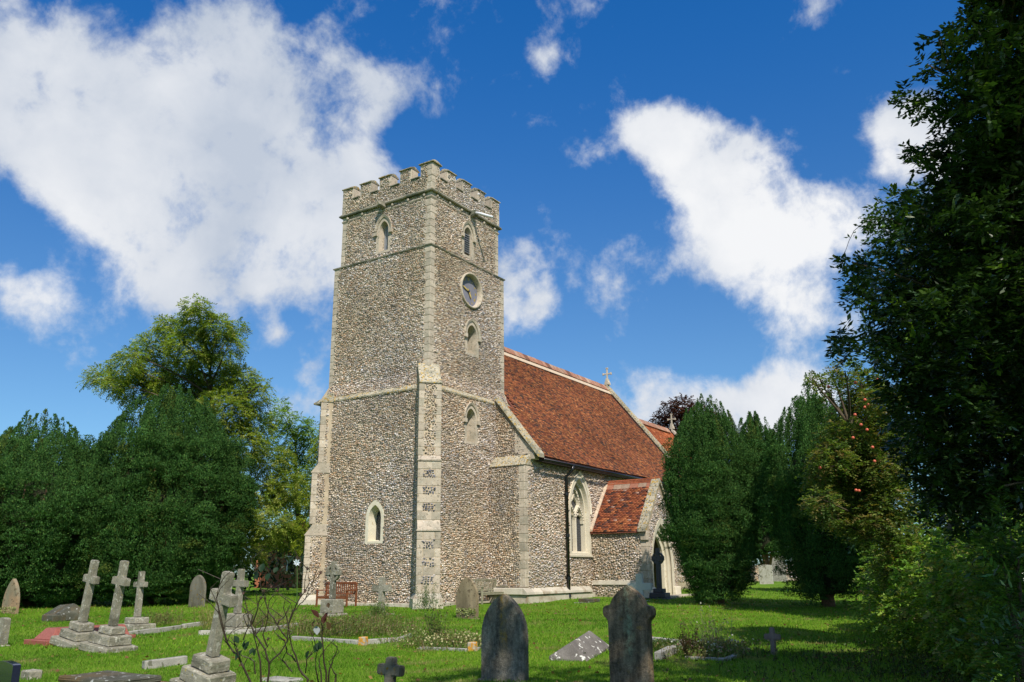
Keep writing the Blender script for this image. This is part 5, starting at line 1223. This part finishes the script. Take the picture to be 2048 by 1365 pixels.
def limb(p0, p1, r0, r1, m, sag=.15, k=6, n=6):
    p0 = np.array(p0); p1 = np.array(p1); L_ = np.linalg.norm(p1-p0); mid = (p0+p1)/2+np.array([0, 0, sag*L_])+rng.normal(size=3)*L_*.04
    pts = [(1-t)**2*p0+2*t*(1-t)*mid+t*t*p1 for t in np.linspace(0, 1, n)]
    m.tube(pts, list(np.linspace(r0, r1, n)), k, cap=False); return pts
def sprays(C, R3, n, slen, nl, ll, lw, cols, pcol=None, droop=.25, pinnate=True, shell=.35, flatv=.5):
    """n twigs through an ellipsoid; each carries 2*nl leaflets"""
    u_ = rnd_dir(n); r = rng.uniform(shell, 1, n)**.6; P = C+u_*r[:, None]*R3
    D_ = nrmz(u_*[1, 1, .5]+rng.normal(size=(n, 3))*.45+[0, 0, -droop*.3])
    side = nrmz(np.cross(D_, [0, 0, 1])+rng.normal(size=(n, 3))*.2)
    base = pick(cols, n, .18, pcol)
    t = np.linspace(.15, 1, nl); out = []
    for s_ in (-1, 1):
        tt = np.tile(t, n); Pi = np.repeat(P, nl, 0)+np.repeat(D_, nl, 0)*(tt*slen)[:, None]; Pi[:, 2] -= droop*slen*tt**2
        A = np.repeat(side, nl, 0)*s_+np.repeat(D_, nl, 0)*.6+rng.normal(size=(len(tt), 3))*.25+[0, 0, -droop*.5]
        out.append(leaves(Pi, A, np.cross(A, [0, 0, 1])+rng.normal(size=A.shape)*.4, rng.uniform(.7, 1.2, len(tt))*ll, rng.uniform(.7, 1.2, len(tt))*lw, np.repeat(base, nl, 0)*rng.uniform(.85, 1.15, (len(tt), 1))))
    return join(out)
def cluster_tree(name, label, cat, base, D0, blobs, dens, slen, nl, ll, lw, cols, trunk_r, mat=leafm, barkm=bark, droop=.3, dD=1.6, group=None, pcol=None, hub=.55, nmul=1.0, fruit=None, flat_=.75, twigs=True):
    root = empty(name, base, 0, label, cat, group); out = []; m = MB(); base = np.array(base)
    top = max(at(x, y, D0)[2] for x, y, r in blobs)
    cx_ = np.mean([at(x, y, D0) for x, y, r in blobs], 0)
    h0 = base+np.array([0, 0, (top-base[2])*.28]); h1 = np.array([cx_[0], cx_[1], base[2]+(top-base[2])*.80])
    m.tube([base-base, h0-base, (h0+h1)/2-base+rng.normal(size=3)*.15, h1-base], [trunk_r*1.15, trunk_r*.85, trunk_r*.55, trunk_r*.2], 10)
    for (x, y, r) in blobs:
        D = D0+rng.uniform(-dD, dD); c = at(x, y, D); R = r/FPX*D; R3 = np.array([R, R, R*flat_])
        out_ = sprays(c-base, R3, max(14, int(dens*R**2.3*nmul)), slen, nl, ll, lw, cols, pcol, droop); out.append(out_)
        hz = np.clip((c[2]-R-h0[2])/(h1[2]-h0[2]+1e-6)-.12, 0, 1); st = h0+(h1-h0)*hz
        if not twigs and rng.uniform() < .8: continue
        pts = limb(st-base, c-base, max(.035, trunk_r*.22) if twigs else .02, .01, m, .05)
        if twigs:
            for q in range(5): limb(pts[-2], c-base+rnd_dir(1)[0]*R3*.85, .014, .005, m, .05, k=4, n=4)
    V, F, Cc = join(out); obj('crown', mesh_np('crown', V, F, mat, Cc), root)
    obj('trunk', m.me('trunk', barkm, smooth=True), root)
    return root
ASH = [(.26, .34, .065), (.19, .27, .05), (.34, .37, .09), (.12, .19, .035)]
ash = [(392,612,22),(398,640,32),(350,662,30),(330,650,20),(432,655,32),(455,690,30),(470,655,18),(300,695,32),(380,695,45),(262,712,22),(250,735,30),(310,745,42),(425,745,50),(475,760,38),(200,752,24),(225,765,24),(270,780,36),(360,775,55),(505,795,30),(450,820,55),(510,850,34),(480,890,48),(540,920,42),(430,930,50),(450,980,50),(520,990,48),(575,975,40),(480,1050,46),(545,1050,42),(455,1105,26),(500,1105,30),(570,1070,30),(525,770,14),(180,760,10)]
b_ = at(430, 1160, 42); b_[2] = gz(b_[0], b_[1])
cluster_tree('ash_tree', 'tall light green tree with feathery drooping leaves rising above the dome yew', 'tree', b_, 42, ash, 430, .40, 6, .16, .055, ASH, .32, droop=.4, nmul=1.0, dD=2.2)
b_ = at(595, 1160, 54); b_[2] = gz(b_[0], b_[1])
cluster_tree('deciduous_tree', 'smaller green tree between the ash and the tower', 'tree', b_, 54, [(560,808,14),(565,830,20),(596,850,26),(625,862,22),(545,840,20),(570,875,30),(610,900,30),(575,925,34),(620,945,28),(590,980,34),(560,1000,34),(615,1010,28),(590,1050,30),(625,880,22)], 250, .4, 5, .15, .08, [(.19, .31, .055), (.25, .36, .065), (.12, .21, .04)], .25, dD=1.5)
b_ = at(625, 1165, 40); b_[2] = gz(b_[0], b_[1])
cluster_tree('cypress_tree', 'yellow green conifer hugging the left edge of the tower', 'tree', b_, 40, [(640,880,14),(636,910,20),(632,950,26),(628,1000,30),(622,1050,32),(612,1090,26),(650,1000,30),(650,1060,30),(645,1110,28)], 700, .22, 6, .09, .035, [(.28, .36, .04), (.20, .28, .03), (.34, .39, .05)], .16, dD=.4, droop=.5)
b_ = at(1350, 1165, 62); b_[2] = gz(b_[0], b_[1])
cluster_tree('copper_beech', 'dark purple copper beech behind the chancel roof', 'tree', b_, 62, [(1342,822,24),(1365,812,24),(1322,842,18),(1390,830,30),(1350,850,30),(1305,850,10),(1380,865,30),(1330,875,30),(1420,850,30),(1350,905,40),(1400,900,40),(1360,960,45)], 210, .4, 5, .17, .11, [(.055, .018, .018), (.08, .03, .022), (.035, .014, .014)], .35, dD=2)
APL = [(.13, .20, .04), (.095, .155, .033), (.19, .23, .055), (.20, .165, .055), (.065, .12, .026)]
apl = [(1690,742,20),(1665,755,16),(1640,762,12),(1622,760,8),(1655,782,10),(1725,770,30),(1740,810,40),(1715,845,42),(1690,880,40),(1735,880,45),(1665,915,32),(1700,930,45),(1750,940,45),(1640,945,20),(1625,920,12),(1680,975,36),(1720,1000,42),(1645,1000,24),(1620,1012,12),(1660,1035,22),(1770,1000,40),(1700,1040,30),(1750,1040,30),(1620,960,14)]
apl = [(x, y, r*1.25) for x, y, r in apl]+[(x, y, 34) for x, y in ((1760, 1080), (1800, 1060), (1790, 1140), (1820, 1110), (1780, 940), (1790, 880), (1760, 800))]
b_ = lat(18.3, 8.1)
ap = cluster_tree('apple_tree', 'apple tree with mottled yellow green leaves and red apples', 'tree', b_, 17, apl, 2300, .17, 4, .062, .042, APL, .07, dD=1.0, droop=.3)
am = MB()
for i in range(5):
    pass
bm = bmesh.new(); bmesh.ops.create_icosphere(bm, subdivisions=2, radius=.032); ame = bpy.data.meshes.new('apple'); bm.to_mesh(ame); bm.free(); ame.materials.append(flat('red_apple_skin', (.50, .10, .05), .4)); ame.shade_smooth()
for (x, y) in ((1711,766),(1657,774),(1730,800),(1756,760),(1737,810),(1710,830),(1684,912),(1749,923),(1712,981),(1684,910),(1730,815),(1722,850),(1745,895),(1718,982),(1706,876),(1690,940),(1734,860),(1640,936)):
    o = obj('apple', ame, ap); p_ = at(x, y, 16.1); o.location = [p_[k]-float(b_[k]) for k in range(3)]

# large glossy evergreen on the right
HOL = [(.026, .060, .016), (.040, .085, .020), (.018, .042, .014), (.10, .18, .03)]
hol = []
edge = [(0, 1935), (60, 1905), (120, 1880), (170, 1875), (240, 1858), (300, 1848), (350, 1850), (400, 1825), (450, 1822), (520, 1800), (560, 1765), (600, 1745), (660, 1735), (720, 1735), (800, 1760), (900, 1790), (1000, 1830), (1060, 1900)]
for y in range(-160, 1040, 34):
    x0 = np.interp(y, [e_[0] for e_ in edge], [e_[1] for e_ in edge]); x = x0+52
    while x < 2260:
        hol.append((x+random.uniform(-10, 10), y+random.uniform(-12, 12), random.uniform(26, 40))); x += random.uniform(38, 54)
hol += [(1815, 195, 14), (1832, 205, 14), (1852, 215, 16), (1878, 80, 18), (1855, 130, 14), (1800, 402, 13), (1812, 420, 13), (1835, 425, 15), (1704, 525, 11), (1712, 548, 12), (1728, 545, 9), (1742, 558, 12), (1722, 590, 12), (1710, 590, 8), (1678, 680, 9), (1682, 700, 9), (1700, 706, 10), (1690, 672, 7), (1845, 290, 16), (1836, 330, 12), (1793, 470, 12), (1770, 520, 10)]
b_ = lat(10.5, 6.6)
hb = cluster_tree('holly_tree', 'towering dark glossy evergreen filling the right side of the view', 'tree', b_, 10.0, hol, 1350, .15, 4, .10, .043, HOL, .16, mat=hollyl, dD=1.1, droop=.15, pcol=[.4, .27, .27, .06], nmul=1.35, flat_=1.0, twigs=False)
dk = [(x+random.uniform(-15, 15), y+random.uniform(-15, 15), 62) for y in range(420, 1080, 58) for x in range(1790 if y < 900 else 1760, 2400, 66)]
b_ = lat(24, 14)
cluster_tree('bay_tree', 'dense dark evergreen standing behind the glossy evergreen', 'tree', b_, 23, dk, 150, .25, 4, .16, .08, HOL, .16, mat=hollyl, dD=.8, nmul=1.2, twigs=False)
# arching bramble spray against the sky
m = MB(); arc = [(1800, 450), (1785, 440), (1765, 434), (1745, 440), (1725, 448), (1708, 462), (1698, 482), (1690, 505), (1685, 528)]
br0 = at(*arc[0], 9.2); root = empty('bramble_spray', br0, 0, 'thin leafy bramble shoot arching out against the sky', 'bramble')
m.tube([at(x, y, 9.2)-br0 for x, y in arc], list(np.linspace(.006, .002, len(arc))), 5); obj('stem', m.me('stem', twig), root)
pl = []
for (x, y) in [(1790, 440), (1775, 436), (1768, 440), (1755, 436), (1748, 443), (1738, 440), (1728, 447), (1716, 452), (1708, 468), (1700, 475)]:
    pl.append(at(x, y, 9.2)-br0)
pl = np.repeat(np.array(pl), 3, 0); pl = pl+rng.normal(size=pl.shape)*.012
V, F, Cc = leaves(pl, rnd_dir(len(pl))+[0, 0, -.3], rnd_dir(len(pl)), .055, .03, pick([(.06, .12, .02)], len(pl))); obj('leaves', mesh_np('leaves', V, F, leafm, Cc), root, kind='stuff')

# individual large leaves on the outermost twigs of the evergreen (those that can be picked out)
def leaf_mesh(nm, L_, w_, col, mat):
    v = [(0, 0, 0), (w_*.36, L_*.25, .12*w_), (w_*.5, L_*.5, .16*w_), (w_*.30, L_*.8, .08*w_), (0, L_, -.05*L_), (-w_*.30, L_*.8, .08*w_), (-w_*.5, L_*.5, .16*w_), (-w_*.36, L_*.25, .12*w_), (0, L_*.5, 0)]
    f = [(0, 1, 8), (1, 2, 8), (2, 3, 8), (3, 4, 8), (4, 5, 8), (5, 6, 8), (6, 7, 8), (7, 0, 8)]
    return mesh_np(nm, np.array(v), np.array(f), mat, np.tile(np.array([col]), (9, 1)))
lms = [leaf_mesh('leaf', .10, .042, c_, hollyl) for c_ in ((.022, .05, .015), (.035, .075, .018), (.09, .17, .03))]
for k in range(170):
    y = random.uniform(0, 760); x0 = np.interp(y, [e_[0] for e_ in edge], [e_[1] for e_ in edge]); x = x0+random.uniform(-6, 20)+abs(random.gauss(0, 60))
    o = obj('leaf', lms[0 if k % 3 else (1 if k % 2 else 2)], hb); p_ = at(x, y, random.uniform(8.7, 9.2)); o.location = [p_[q]-float(b_[q]) for q in range(3)]
    o.rotation_euler = (random.uniform(-.8, 1.2), random.uniform(-.8, .8), random.uniform(0, 6.28))

# mixed hedge along the right
HDG = [(.13, .26, .035), (.17, .32, .045), (.09, .18, .03), (.24, .36, .06), (.25, .26, .07)]
def bush(name, label, cat, blobs, dens, ll, lw, cols, slen=.14, nl=4, mat=leafm, group=None, droop=.3, pcol=None, kind=None, stemr=.03):
    c0 = np.mean([b[:2] for b in blobs], 0); base = np.array([c0[0], c0[1], float(gz(c0[0], c0[1]))]); root = empty(name, base, 0, label, cat, group); out = []; m = MB()
    for (x, y, z, R) in blobs:
        c = np.array([x, y, z]); out.append(sprays(c-base, np.array([R, R, R]), max(3, int(dens*R**2.2)), slen, nl, ll, lw, cols, pcol, droop))
        limb(np.array([(x-base[0])*.4, (y-base[1])*.4, -.05]), c-base, stemr, .01, m, .05)
    V, F, Cc = join(out); obj('foliage', mesh_np('foliage', V, F, mat, Cc), root, kind=None); obj('stems', m.me('stems', bark), root); return root
hb_ = []
for (D, L0, hmax) in ((21, 9.0, 1.9), (19.5, 8.6, 2.0), (18, 8.2, 2.1), (16.5, 7.8, 2.0), (15, 7.4, 2.0), (13.8, 7.1, 1.9), (12.6, 6.7, 1.75), (11.5, 6.4, 1.65), (10.5, 6.15, 1.5)):
    for L1 in (0, 1.0, 2.0):
        for zz in np.arange(.2, hmax+.1, .48):
            q = lat(D+random.uniform(-.3, .3), L0-.15*(1 if .6 < zz < 1.5 else -.5)+L1+random.uniform(-.2, .2)); hb_.append((q[0], q[1], q[2]+zz, random.uniform(.5, .66)))
bush('hedge', 'mixed leafy hedge curving along the right side of the lawn', 'hedge', hb_, 560, .085, .055, HDG)
# laurel shoots at the right edge
lb = []
for (px, py, D) in ((2020, 1060, 8.6), (2035, 1110, 8.4), (2000, 1100, 8.8), (2040, 1170, 8.2), (2010, 1160, 8.6), (2030, 1230, 8.0), (2042, 1290, 7.8), (2015, 1290, 8.3), (2035, 1345, 7.8), (2060, 1100, 8.4), (2070, 1200, 8.2), (2070, 1300, 8)):
    q = at(px, py, D); lb.append((q[0], q[1], q[2], .24))
bush('laurel_shrub', 'bright green laurel shrub with long upright leaves at the right edge', 'shrub', lb, 900, .12, .035, [(.06, .14, .025), (.09, .19, .03), (.04, .09, .02)], slen=.16, nl=3, mat=hollyl, droop=-.2)

# tree behind the camera whose shade falls over the lawn and the evergreen
sb = []
for k in range(135):
    u1 = rnd_dir(1)[0]; r = rng.uniform(.35, 1)**.5; D = 2.2+u1[0]*r*5.0; L_ = 6.9+u1[1]*r*6.6; z = 9.6+u1[2]*r*4.6
    if D > -1 and abs(L_) < .66*D+2.6 and z < 1.15*D+5.0: continue
    if z > 10.8 and L_ > 7.5: continue
    q = lat(D, L_); sb.append((q[0], q[1], z-1.2, rng.uniform(.55, 1.0)))
def shade_tree():
    base = lat(-.5, 8.8); root = empty('lime_tree', base, 0, 'big broadleaf tree just behind the viewer shading the lawn', 'tree'); out = []; m = MB(); 
    m.tube([(0, 0, -.2), (0, 0, 3), (.1, .1, 7), (.2, .3, 10)], [.45, .36, .25, .1], 10)
    for (x, y, z, R) in sb:
        c = np.array([x, y, z]); out.append(sprays(c-base, np.array([R, R, R*.8]), int(62*R**2), .35, 4, .15, .12, [(.05, .11, .02), (.07, .14, .025)], None, .3))
        limb((.05, .05, rng.uniform(3, 8)), c-base, .07, .02, m, .05)
    V, F, Cc = join(out); obj('crown', mesh_np('crown', V, F, leafm, Cc), root); obj('trunk', m.me('trunk', bark, smooth=True), root)
shade_tree()

sy = []
for k in range(46):
    u1 = rnd_dir(1)[0]; r = rng.uniform(.2, 1)**.5; q = lat(20.5+u1[0]*r*3.2, 14.6+u1[1]*r*3.0); sy.append((q[0], q[1], 8.6+u1[2]*r*4.6, rng.uniform(.8, 1.2)))
bush('sycamore_tree', 'tall broad tree behind the evergreen at the right edge', 'tree', sy, 170, .17, .13, [(.07, .14, .025), (.05, .10, .02)], slen=.3, nl=4, stemr=.09)
# dark belt of trees far behind
def far_belt(name, label, pts, h, cols, dens=9, ll=.45):
    out = []
    for (x0, D0, x1, D1) in pts:
        A = at(x0, 1150, D0); B_ = at(x1, 1150, D1); L_ = np.linalg.norm((B_-A)[:2]); n = int(L_*h*dens)
        t = rng.uniform(0, 1, n); z = rng.uniform(0, 1, n)**.8; top = h*(.8+.2*np.sin(t*L_*.5)+.12*np.sin(t*L_*1.7+1))
        P = A+(B_-A)*t[:, None]; P[:, :2] += rng.normal(size=(n, 2))*1.2; P[:, 2] = gz(P[:, 0], P[:, 1])+z*top
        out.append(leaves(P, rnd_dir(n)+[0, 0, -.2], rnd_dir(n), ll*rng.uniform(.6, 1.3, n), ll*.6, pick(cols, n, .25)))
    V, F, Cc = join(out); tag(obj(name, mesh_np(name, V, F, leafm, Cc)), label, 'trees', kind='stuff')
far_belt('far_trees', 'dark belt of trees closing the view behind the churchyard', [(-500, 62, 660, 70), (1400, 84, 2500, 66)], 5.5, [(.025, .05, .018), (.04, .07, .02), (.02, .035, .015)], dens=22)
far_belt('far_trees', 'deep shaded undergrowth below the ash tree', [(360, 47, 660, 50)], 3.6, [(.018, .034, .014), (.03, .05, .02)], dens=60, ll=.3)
# red brick building glimpsed through the trees
c = at(590, 1140, 58); c[2] = gz(c[0], c[1]); root = empty('brick_house', c, YAW-math.pi/2+.3, 'small red brick house glimpsed through the trees left of the tower', 'house')
obj('wall', MB().box(-2.6, 2.6, 0, 5, 0, 2.7).me('wall', brickm), root)
obj('roof', MB().prism([(-2.9, 2.701), (2.9, 2.701), (0, 4.7)], lambda a, b, t: (a, -.3+5.6*t, b)).me('roof', brickm), root)
f_ = obj('window', MB().box(-.6, .6, -.05, .05, .9, 2.1).me('window', flat('white_window_paint', (.7, .7, .68), .5)), root); obj('pane', MB().box(-.5, .5, -.07, -.052, 1.0, 2.0).me('pane', glassm), f_)
# low flint wall far right
A = at(1440, 1165, 70); B_ = at(1660, 1165, 68); d_ = (B_-A)[:2]; d_ /= np.linalg.norm(d_); n_ = np.array([d_[1], -d_[0]]); n_ = n_ if n_@(C0[:2]-A[:2]) > 0 else -n_
root = empty('boundary_wall', (0, 0, 0), 0, 'low flint boundary wall behind the pale headstones', 'wall'); L_ = float(np.linalg.norm((B_-A)[:2])); zg = float(gz(A[0], A[1]))
m = MB(); P4 = lambda a, d, z: (A[0]+d_[0]*a+n_[0]*d, A[1]+d_[1]*a+n_[1]*d, z)
m.hexa([P4(0, 0, zg-.3), P4(L_, 0, zg-.3), P4(L_, -.4, zg-.3), P4(0, -.4, zg-.3), P4(0, 0, zg+1.25), P4(L_, 0, zg+1.25), P4(L_, -.4, zg+1.25), P4(0, -.4, zg+1.25)])
obj('wall_core', m.me('wall_core', mortar), root)
flints('flint_facing', Frame(A[:2], d_, n_), rect(0, L_, zg, zg+1.2), [], root, sz=.2, ch=.13)

# weeds and dry grasses on the plots
def weeds(name, label, cen, rad, n, h, cols, lw=.010, nleaf=3, sq=1.0, cat='weeds', flowers=None):
    c0 = cen; P = np.stack([c0[0]+rng.normal(size=n)*rad[0], c0[1]+rng.normal(size=n)*rad[1], np.zeros(n)], -1); P[:, 2] = gz(P[:, 0], P[:, 1])
    A = np.stack([rng.normal(size=n)*.28, rng.normal(size=n)*.28, np.ones(n)], -1); hh = h*rng.uniform(.35, 1, n)
    out = [leaves(P, A, rnd_dir(n), hh, lw, pick(cols, n, .25))]
    A = nrmz(A)
    for q in range(nleaf):
        t = rng.uniform(.2, 1, n); out.append(leaves(P+A*(hh*t)[:, None], rnd_dir(n)+[0, 0, .4], rnd_dir(n), rng.uniform(.03, .08, n), rng.uniform(.012, .03, n), pick(cols, n, .25)))
    if flowers:
        k = rng.uniform(size=n) < .25; out.append(leaves((P+A*hh[:, None])[k], rnd_dir(k.sum()), rnd_dir(k.sum()), .045, .04, pick(flowers, k.sum(), .1)))
    V, F, Cc = join(out); tag(obj(name, mesh_np(name, V, F, leafm, Cc)), label, cat, kind='stuff')
DRY = [(.28, .24, .10), (.17, .15, .06), (.14, .22, .04), (.11, .19, .035), (.22, .14, .09), (.16, .25, .05)]
for i, (px, py, rad, n, h) in enumerate(((640, 1268, (.4, .4), 700, .5), (700, 1270, (.45, .5), 1000, .5), (745, 1262, (.4, .45), 700, .48), (790, 1270, (.35, .4), 350, .35))):
    weeds('dry_weeds', ['tall dry grasses at the celtic cross end of the overgrown plot', 'thick brown and green weeds in the middle of the overgrown plot', 'pinkish dry weeds round the plain squat cross', 'low weeds at the buttress end of the overgrown plot'][i], gp(px, py), rad, n, h, DRY)
weeds('dry_weeds', 'thin brown weeds by the slim upright cross', gp(322, 1252), (.25, .3), 240, .5, DRY)
weeds('dry_weeds', 'yellow grasses behind the nearest cross', gp(505, 1256), (.5, .6), 700, .5, DRY)
weeds('dry_weeds', 'tall yellow stalks at the arm of the nearest cross', gp(415, 1262), (.12, .15), 60, .95, [(.30, .28, .10)], .014)
weeds('dry_weeds', 'low flowering weeds on the middle lawn plot', gp(900, 1292), (.45, .6), 1300, .28, DRY+[(.14, .20, .05)], flowers=[(.6, .55, .3)])
weeds('dry_weeds', 'tall thin weed growing by the middle lawn plot', gp(870, 1288), (.07, .07), 40, 1.0, [(.12, .13, .05), (.10, .16, .04)], .012, 14)
weeds('dry_weeds', 'low green plants inside the granite kerb', gp(1335, 1300), (.35, .3), 600, .22, [(.06, .12, .02), (.10, .13, .03)])
weeds('dry_weeds', 'leafy plants and seed heads on the small flowering plot', gp(1435, 1310), (.45, .35), 900, .30, DRY, flowers=[(.5, .3, .3), (.6, .6, .55)])
weeds('dry_weeds', 'dark stalked plant at the left of the small flowering plot', gp(1383, 1316), (.08, .08), 60, .62, [(.05, .06, .02), (.09, .05, .03)], .012, 10)
weeds('dry_weeds', 'pale thistle stalks on the small flowering plot', gp(1432, 1312), (.16, .14), 45, 1.05, [(.26, .26, .14)], .010, 8, flowers=[(.6, .57, .5)])
weeds('dry_weeds', 'weeds growing up the plain squat cross', gp(756, 1240), (.14, .15), 260, .62, [(.10, .18, .04), (.14, .18, .05)])
weeds('dry_weeds', 'thin weed climbing at the foot of the near buttress', (-1.35, -1.35, 0), (.2, .2), 60, 1.1, [(.10, .15, .05)], .010, 12)
weeds('undergrowth', 'fallen twigs and low plants under the hedge edge', lat(14, 6.9), (1.6, 1.6), 1800, .22, [(.03, .07, .015), (.05, .04, .02), (.06, .10, .02)])
# fallen leaves and bare tufts
n = 2400; D = np.sqrt(rng.uniform(81, 1200, n)); Lt = rng.uniform(-.62, .62, n)*D; x = CX+_fh[0]*D+_rh[0]*Lt; y = CY+_fh[1]*D+_rh[1]*Lt
k = (x < -1) | (y < -2.6); P = np.stack([x, y, gz(x, y)+.035], -1)[k]
V, F, Cc = leaves(P, rnd_dir(len(P))*[1, 1, .2], rnd_dir(len(P))*[1, 1, .2], .085, .055, pick([(.22, .10, .04), (.30, .18, .07), (.16, .08, .04)], len(P)))
tag(obj('fallen_leaves', mesh_np('fallen_leaves', V, F, leafm, Cc)), 'brown fallen leaves scattered over the lawn', 'leaves', kind='stuff')

# ------------------------------------------------------------------ bare rose bush close to the camera
c7 = lambda x, y: (340+x*.2441, 1080+y*.2441)
ROSE = [[(660,1167),(600,1040),(560,950),(500,890),(440,760),(400,600),(380,480),(400,380)],[(800,1167),(812,1010),(780,900),(700,780),(665,700),(620,520),(600,440)],[(745,1160),(740,1000),(715,900),(690,800),(660,700)],
 [(812,1010),(900,930),(960,830),(970,700),(1000,600),(1060,530),(1110,480),(1170,350),(1232,270)],[(970,820),(880,700),(812,600),(780,500),(760,430),(740,360),(700,240)],[(1130,1140),(1060,1060),(1030,950),(990,840),(970,700),(930,560),(950,470)],
 [(1030,1000),(960,930),(940,830),(870,770)],[(665,700),(720,560),(740,480),(800,400),(830,385)],[(1280,1167),(1260,1000),(1250,830),(1252,720),(1240,640)],[(1300,1167),(1310,1050),(1340,960),(1375,880)],[(1215,1167),(1195,1060),(1190,1000)],
 [(1110,1090),(1120,980),(1200,900)],[(800,880),(760,780),(800,640),(812,500),(870,420)],[(560,950),(540,870),(500,800)],[(990,640),(1040,520),(1100,430),(1125,240)],[(700,1100),(690,1000),(620,960),(560,930)],[(1240,1167),(1225,1040),(1230,960)],
 [(600,820),(640,720),(600,620)],[(880,700),(930,640),(990,520)],[(500,890),(470,840),(400,560),(330,400)],[(1360,1130),(1345,1090),(1300,1000)],[(1000,1080),(960,1030),(920,980)],[(700,780),(760,700),(755,640)]]
roots = [at(*c7(660, 1160), 5.2), at(*c7(800, 1160), 5.2), at(*c7(1130, 1160), 5.3), at(*c7(1290, 1160), 5.2)]
rb = at(*c7(900, 1165), 5.2); rb[2] = gz(rb[0], rb[1]); root = empty('rose_bush', rb, 0, 'bare thorny rose bush with dark stems and a few hips, close in front', 'rose bush')
for k, path in enumerate(ROSE):
    off = rng.uniform(-.05, .05); pts = [at(*c7(x, y), 5.2+off*(1-i/len(path))) for i, (x, y) in enumerate(path)]
    # smooth
    q = []
    for i in range(len(pts)-1):
        for t in (0, .5): q.append(pts[i]*(1-t)+pts[i+1]*t+(rng.normal(size=3)*.004 if t else 0))
    q.append(pts[-1]); low_ = path[0][1] > 1100
    if low_: 
        g_ = np.array([rb[0]+(pts[0][0]-rb[0])*.45, rb[1]+(pts[0][1]-rb[1])*.45, rb[2]-.05]); q = [g_, (g_+pts[0])/2+rng.normal(size=3)*.02]+q
    m = MB().tube([p_-rb for p_ in q], list(np.linspace(.0085 if low_ else .0048, .0018, len(q))), 6); so_ = obj('stem', m.me('stem', twig), root)
    th = MB()
    for p_ in q[3 if low_ else 1:-1]:
        for _ in range(2):
            d_ = rnd_dir(1)[0]*.014; a_ = p_-rb+rng.normal(size=3)*.003; th.tube([a_, a_+d_], [.0022, .0003], 3)
    if th.v: obj('thorns', th.me('thorns', twig), so_, kind='stuff')
    # side twigs
    for p_ in q[4 if low_ else 2::2]:
        if rng.uniform() < .55: tm = MB().tube([p_-rb, p_-rb+(_r*rng.normal()*.05+_u*.06), p_-rb+(_r*rng.normal()*.07+_u*.12)], [.003, .0022, .0014], 4); obj('twig', tm.me('twig', twig), so_)
bm = bmesh.new(); bmesh.ops.create_icosphere(bm, subdivisions=2, radius=.0085)
for v in bm.verts: v.co.z *= 1.2; v.co += Vector((random.uniform(-1, 1)*.0015 for _ in range(3)))
hm = bpy.data.meshes.new('rose_hip'); bm.to_mesh(hm); bm.free(); hm.materials.append(flat('dried_hip', (.07, .028, .018), .6))
sep = MB()
for k in range(5):
    a = k*1.2566; sep.tube([(0, 0, .008), (.016*math.cos(a), .016*math.sin(a), .014), (.022*math.cos(a), .022*math.sin(a), .004)], [.003, .002, .0006], 4)
spm = sep.me('sepals', twig)
for (x, y) in ((1125,240),(1235,272),(700,240),(830,385),(878,420),(745,480),(800,815),(1070,455),(1105,425),(600,440),(770,420),(1275,365)):
    p_ = at(*c7(x, y), 5.18)-rb; o = obj('rose_hip', hm, root); o.location = p_; s2 = obj('sepals', spm, o); o.rotation_euler = (random.uniform(-.6, .6), random.uniform(-.6, .6), 0); o.scale = (.8,)*3
rl = [leaf_mesh('leaf', .055, .036, c_, leafm) for c_ in ((.07, .022, .012), (.02, .05, .022), (.10, .06, .025), (.33, .36, .38))]
for (x, y, k, s_) in ((1220,640,0,1.3),(1265,660,0,1.0),(1255,690,0,1.0),(1165,715,2,.8),(1310,740,2,1.0),(1205,780,3,1.2),(715,330,1,1.3),(745,270,1,1.2),(800,335,1,1.2),(850,272,1,.9),(560,850,1,1),(535,990,1,1.3),(615,910,1,1),(655,940,1,.9),(620,885,1,.8),(1205,905,1,1.2),(1185,925,1,1.1),(1115,975,1,1),(1235,900,1,1),(590,880,1,.9),(690,955,1,.9),(985,185,1,1.0),(1075,185,1,1.0),(1300,560,2,.7)):
    o = obj('leaf', rl[k], root); p_ = at(*c7(x, y), 5.17)-rb; o.location = p_; o.scale = (s_,)*3
    o.rotation_euler = (random.uniform(.6, 1.6), random.uniform(-.5, .5), YAW-math.pi/2+random.uniform(-1.3, 1.3))
fb = MB(); fc = at(*c7(1040, 185), 5.17)-rb
for k in range(7):
    a = k*2*math.pi/7; e1 = _r*math.cos(a)+_u*math.sin(a); e2 = _u*math.cos(a)-_r*math.sin(a)
    fb.add([fc, fc+e1*.012+e2*.007-_f*.005, fc+e1*.024-_f*.002, fc+e1*.012-e2*.007-_f*.005], [(0, 1, 2, 3)])
obj('flower', fb.me('flower', flat('pale_petals', (.55, .60, .68), .6)), root)
obj('stem', MB().tube([fc, fc-_u*.1+_r*.002, fc-_u*.24], [.002, .003, .003], 5).me('stem', flat('green_stem', (.06, .12, .03), .6)), root)
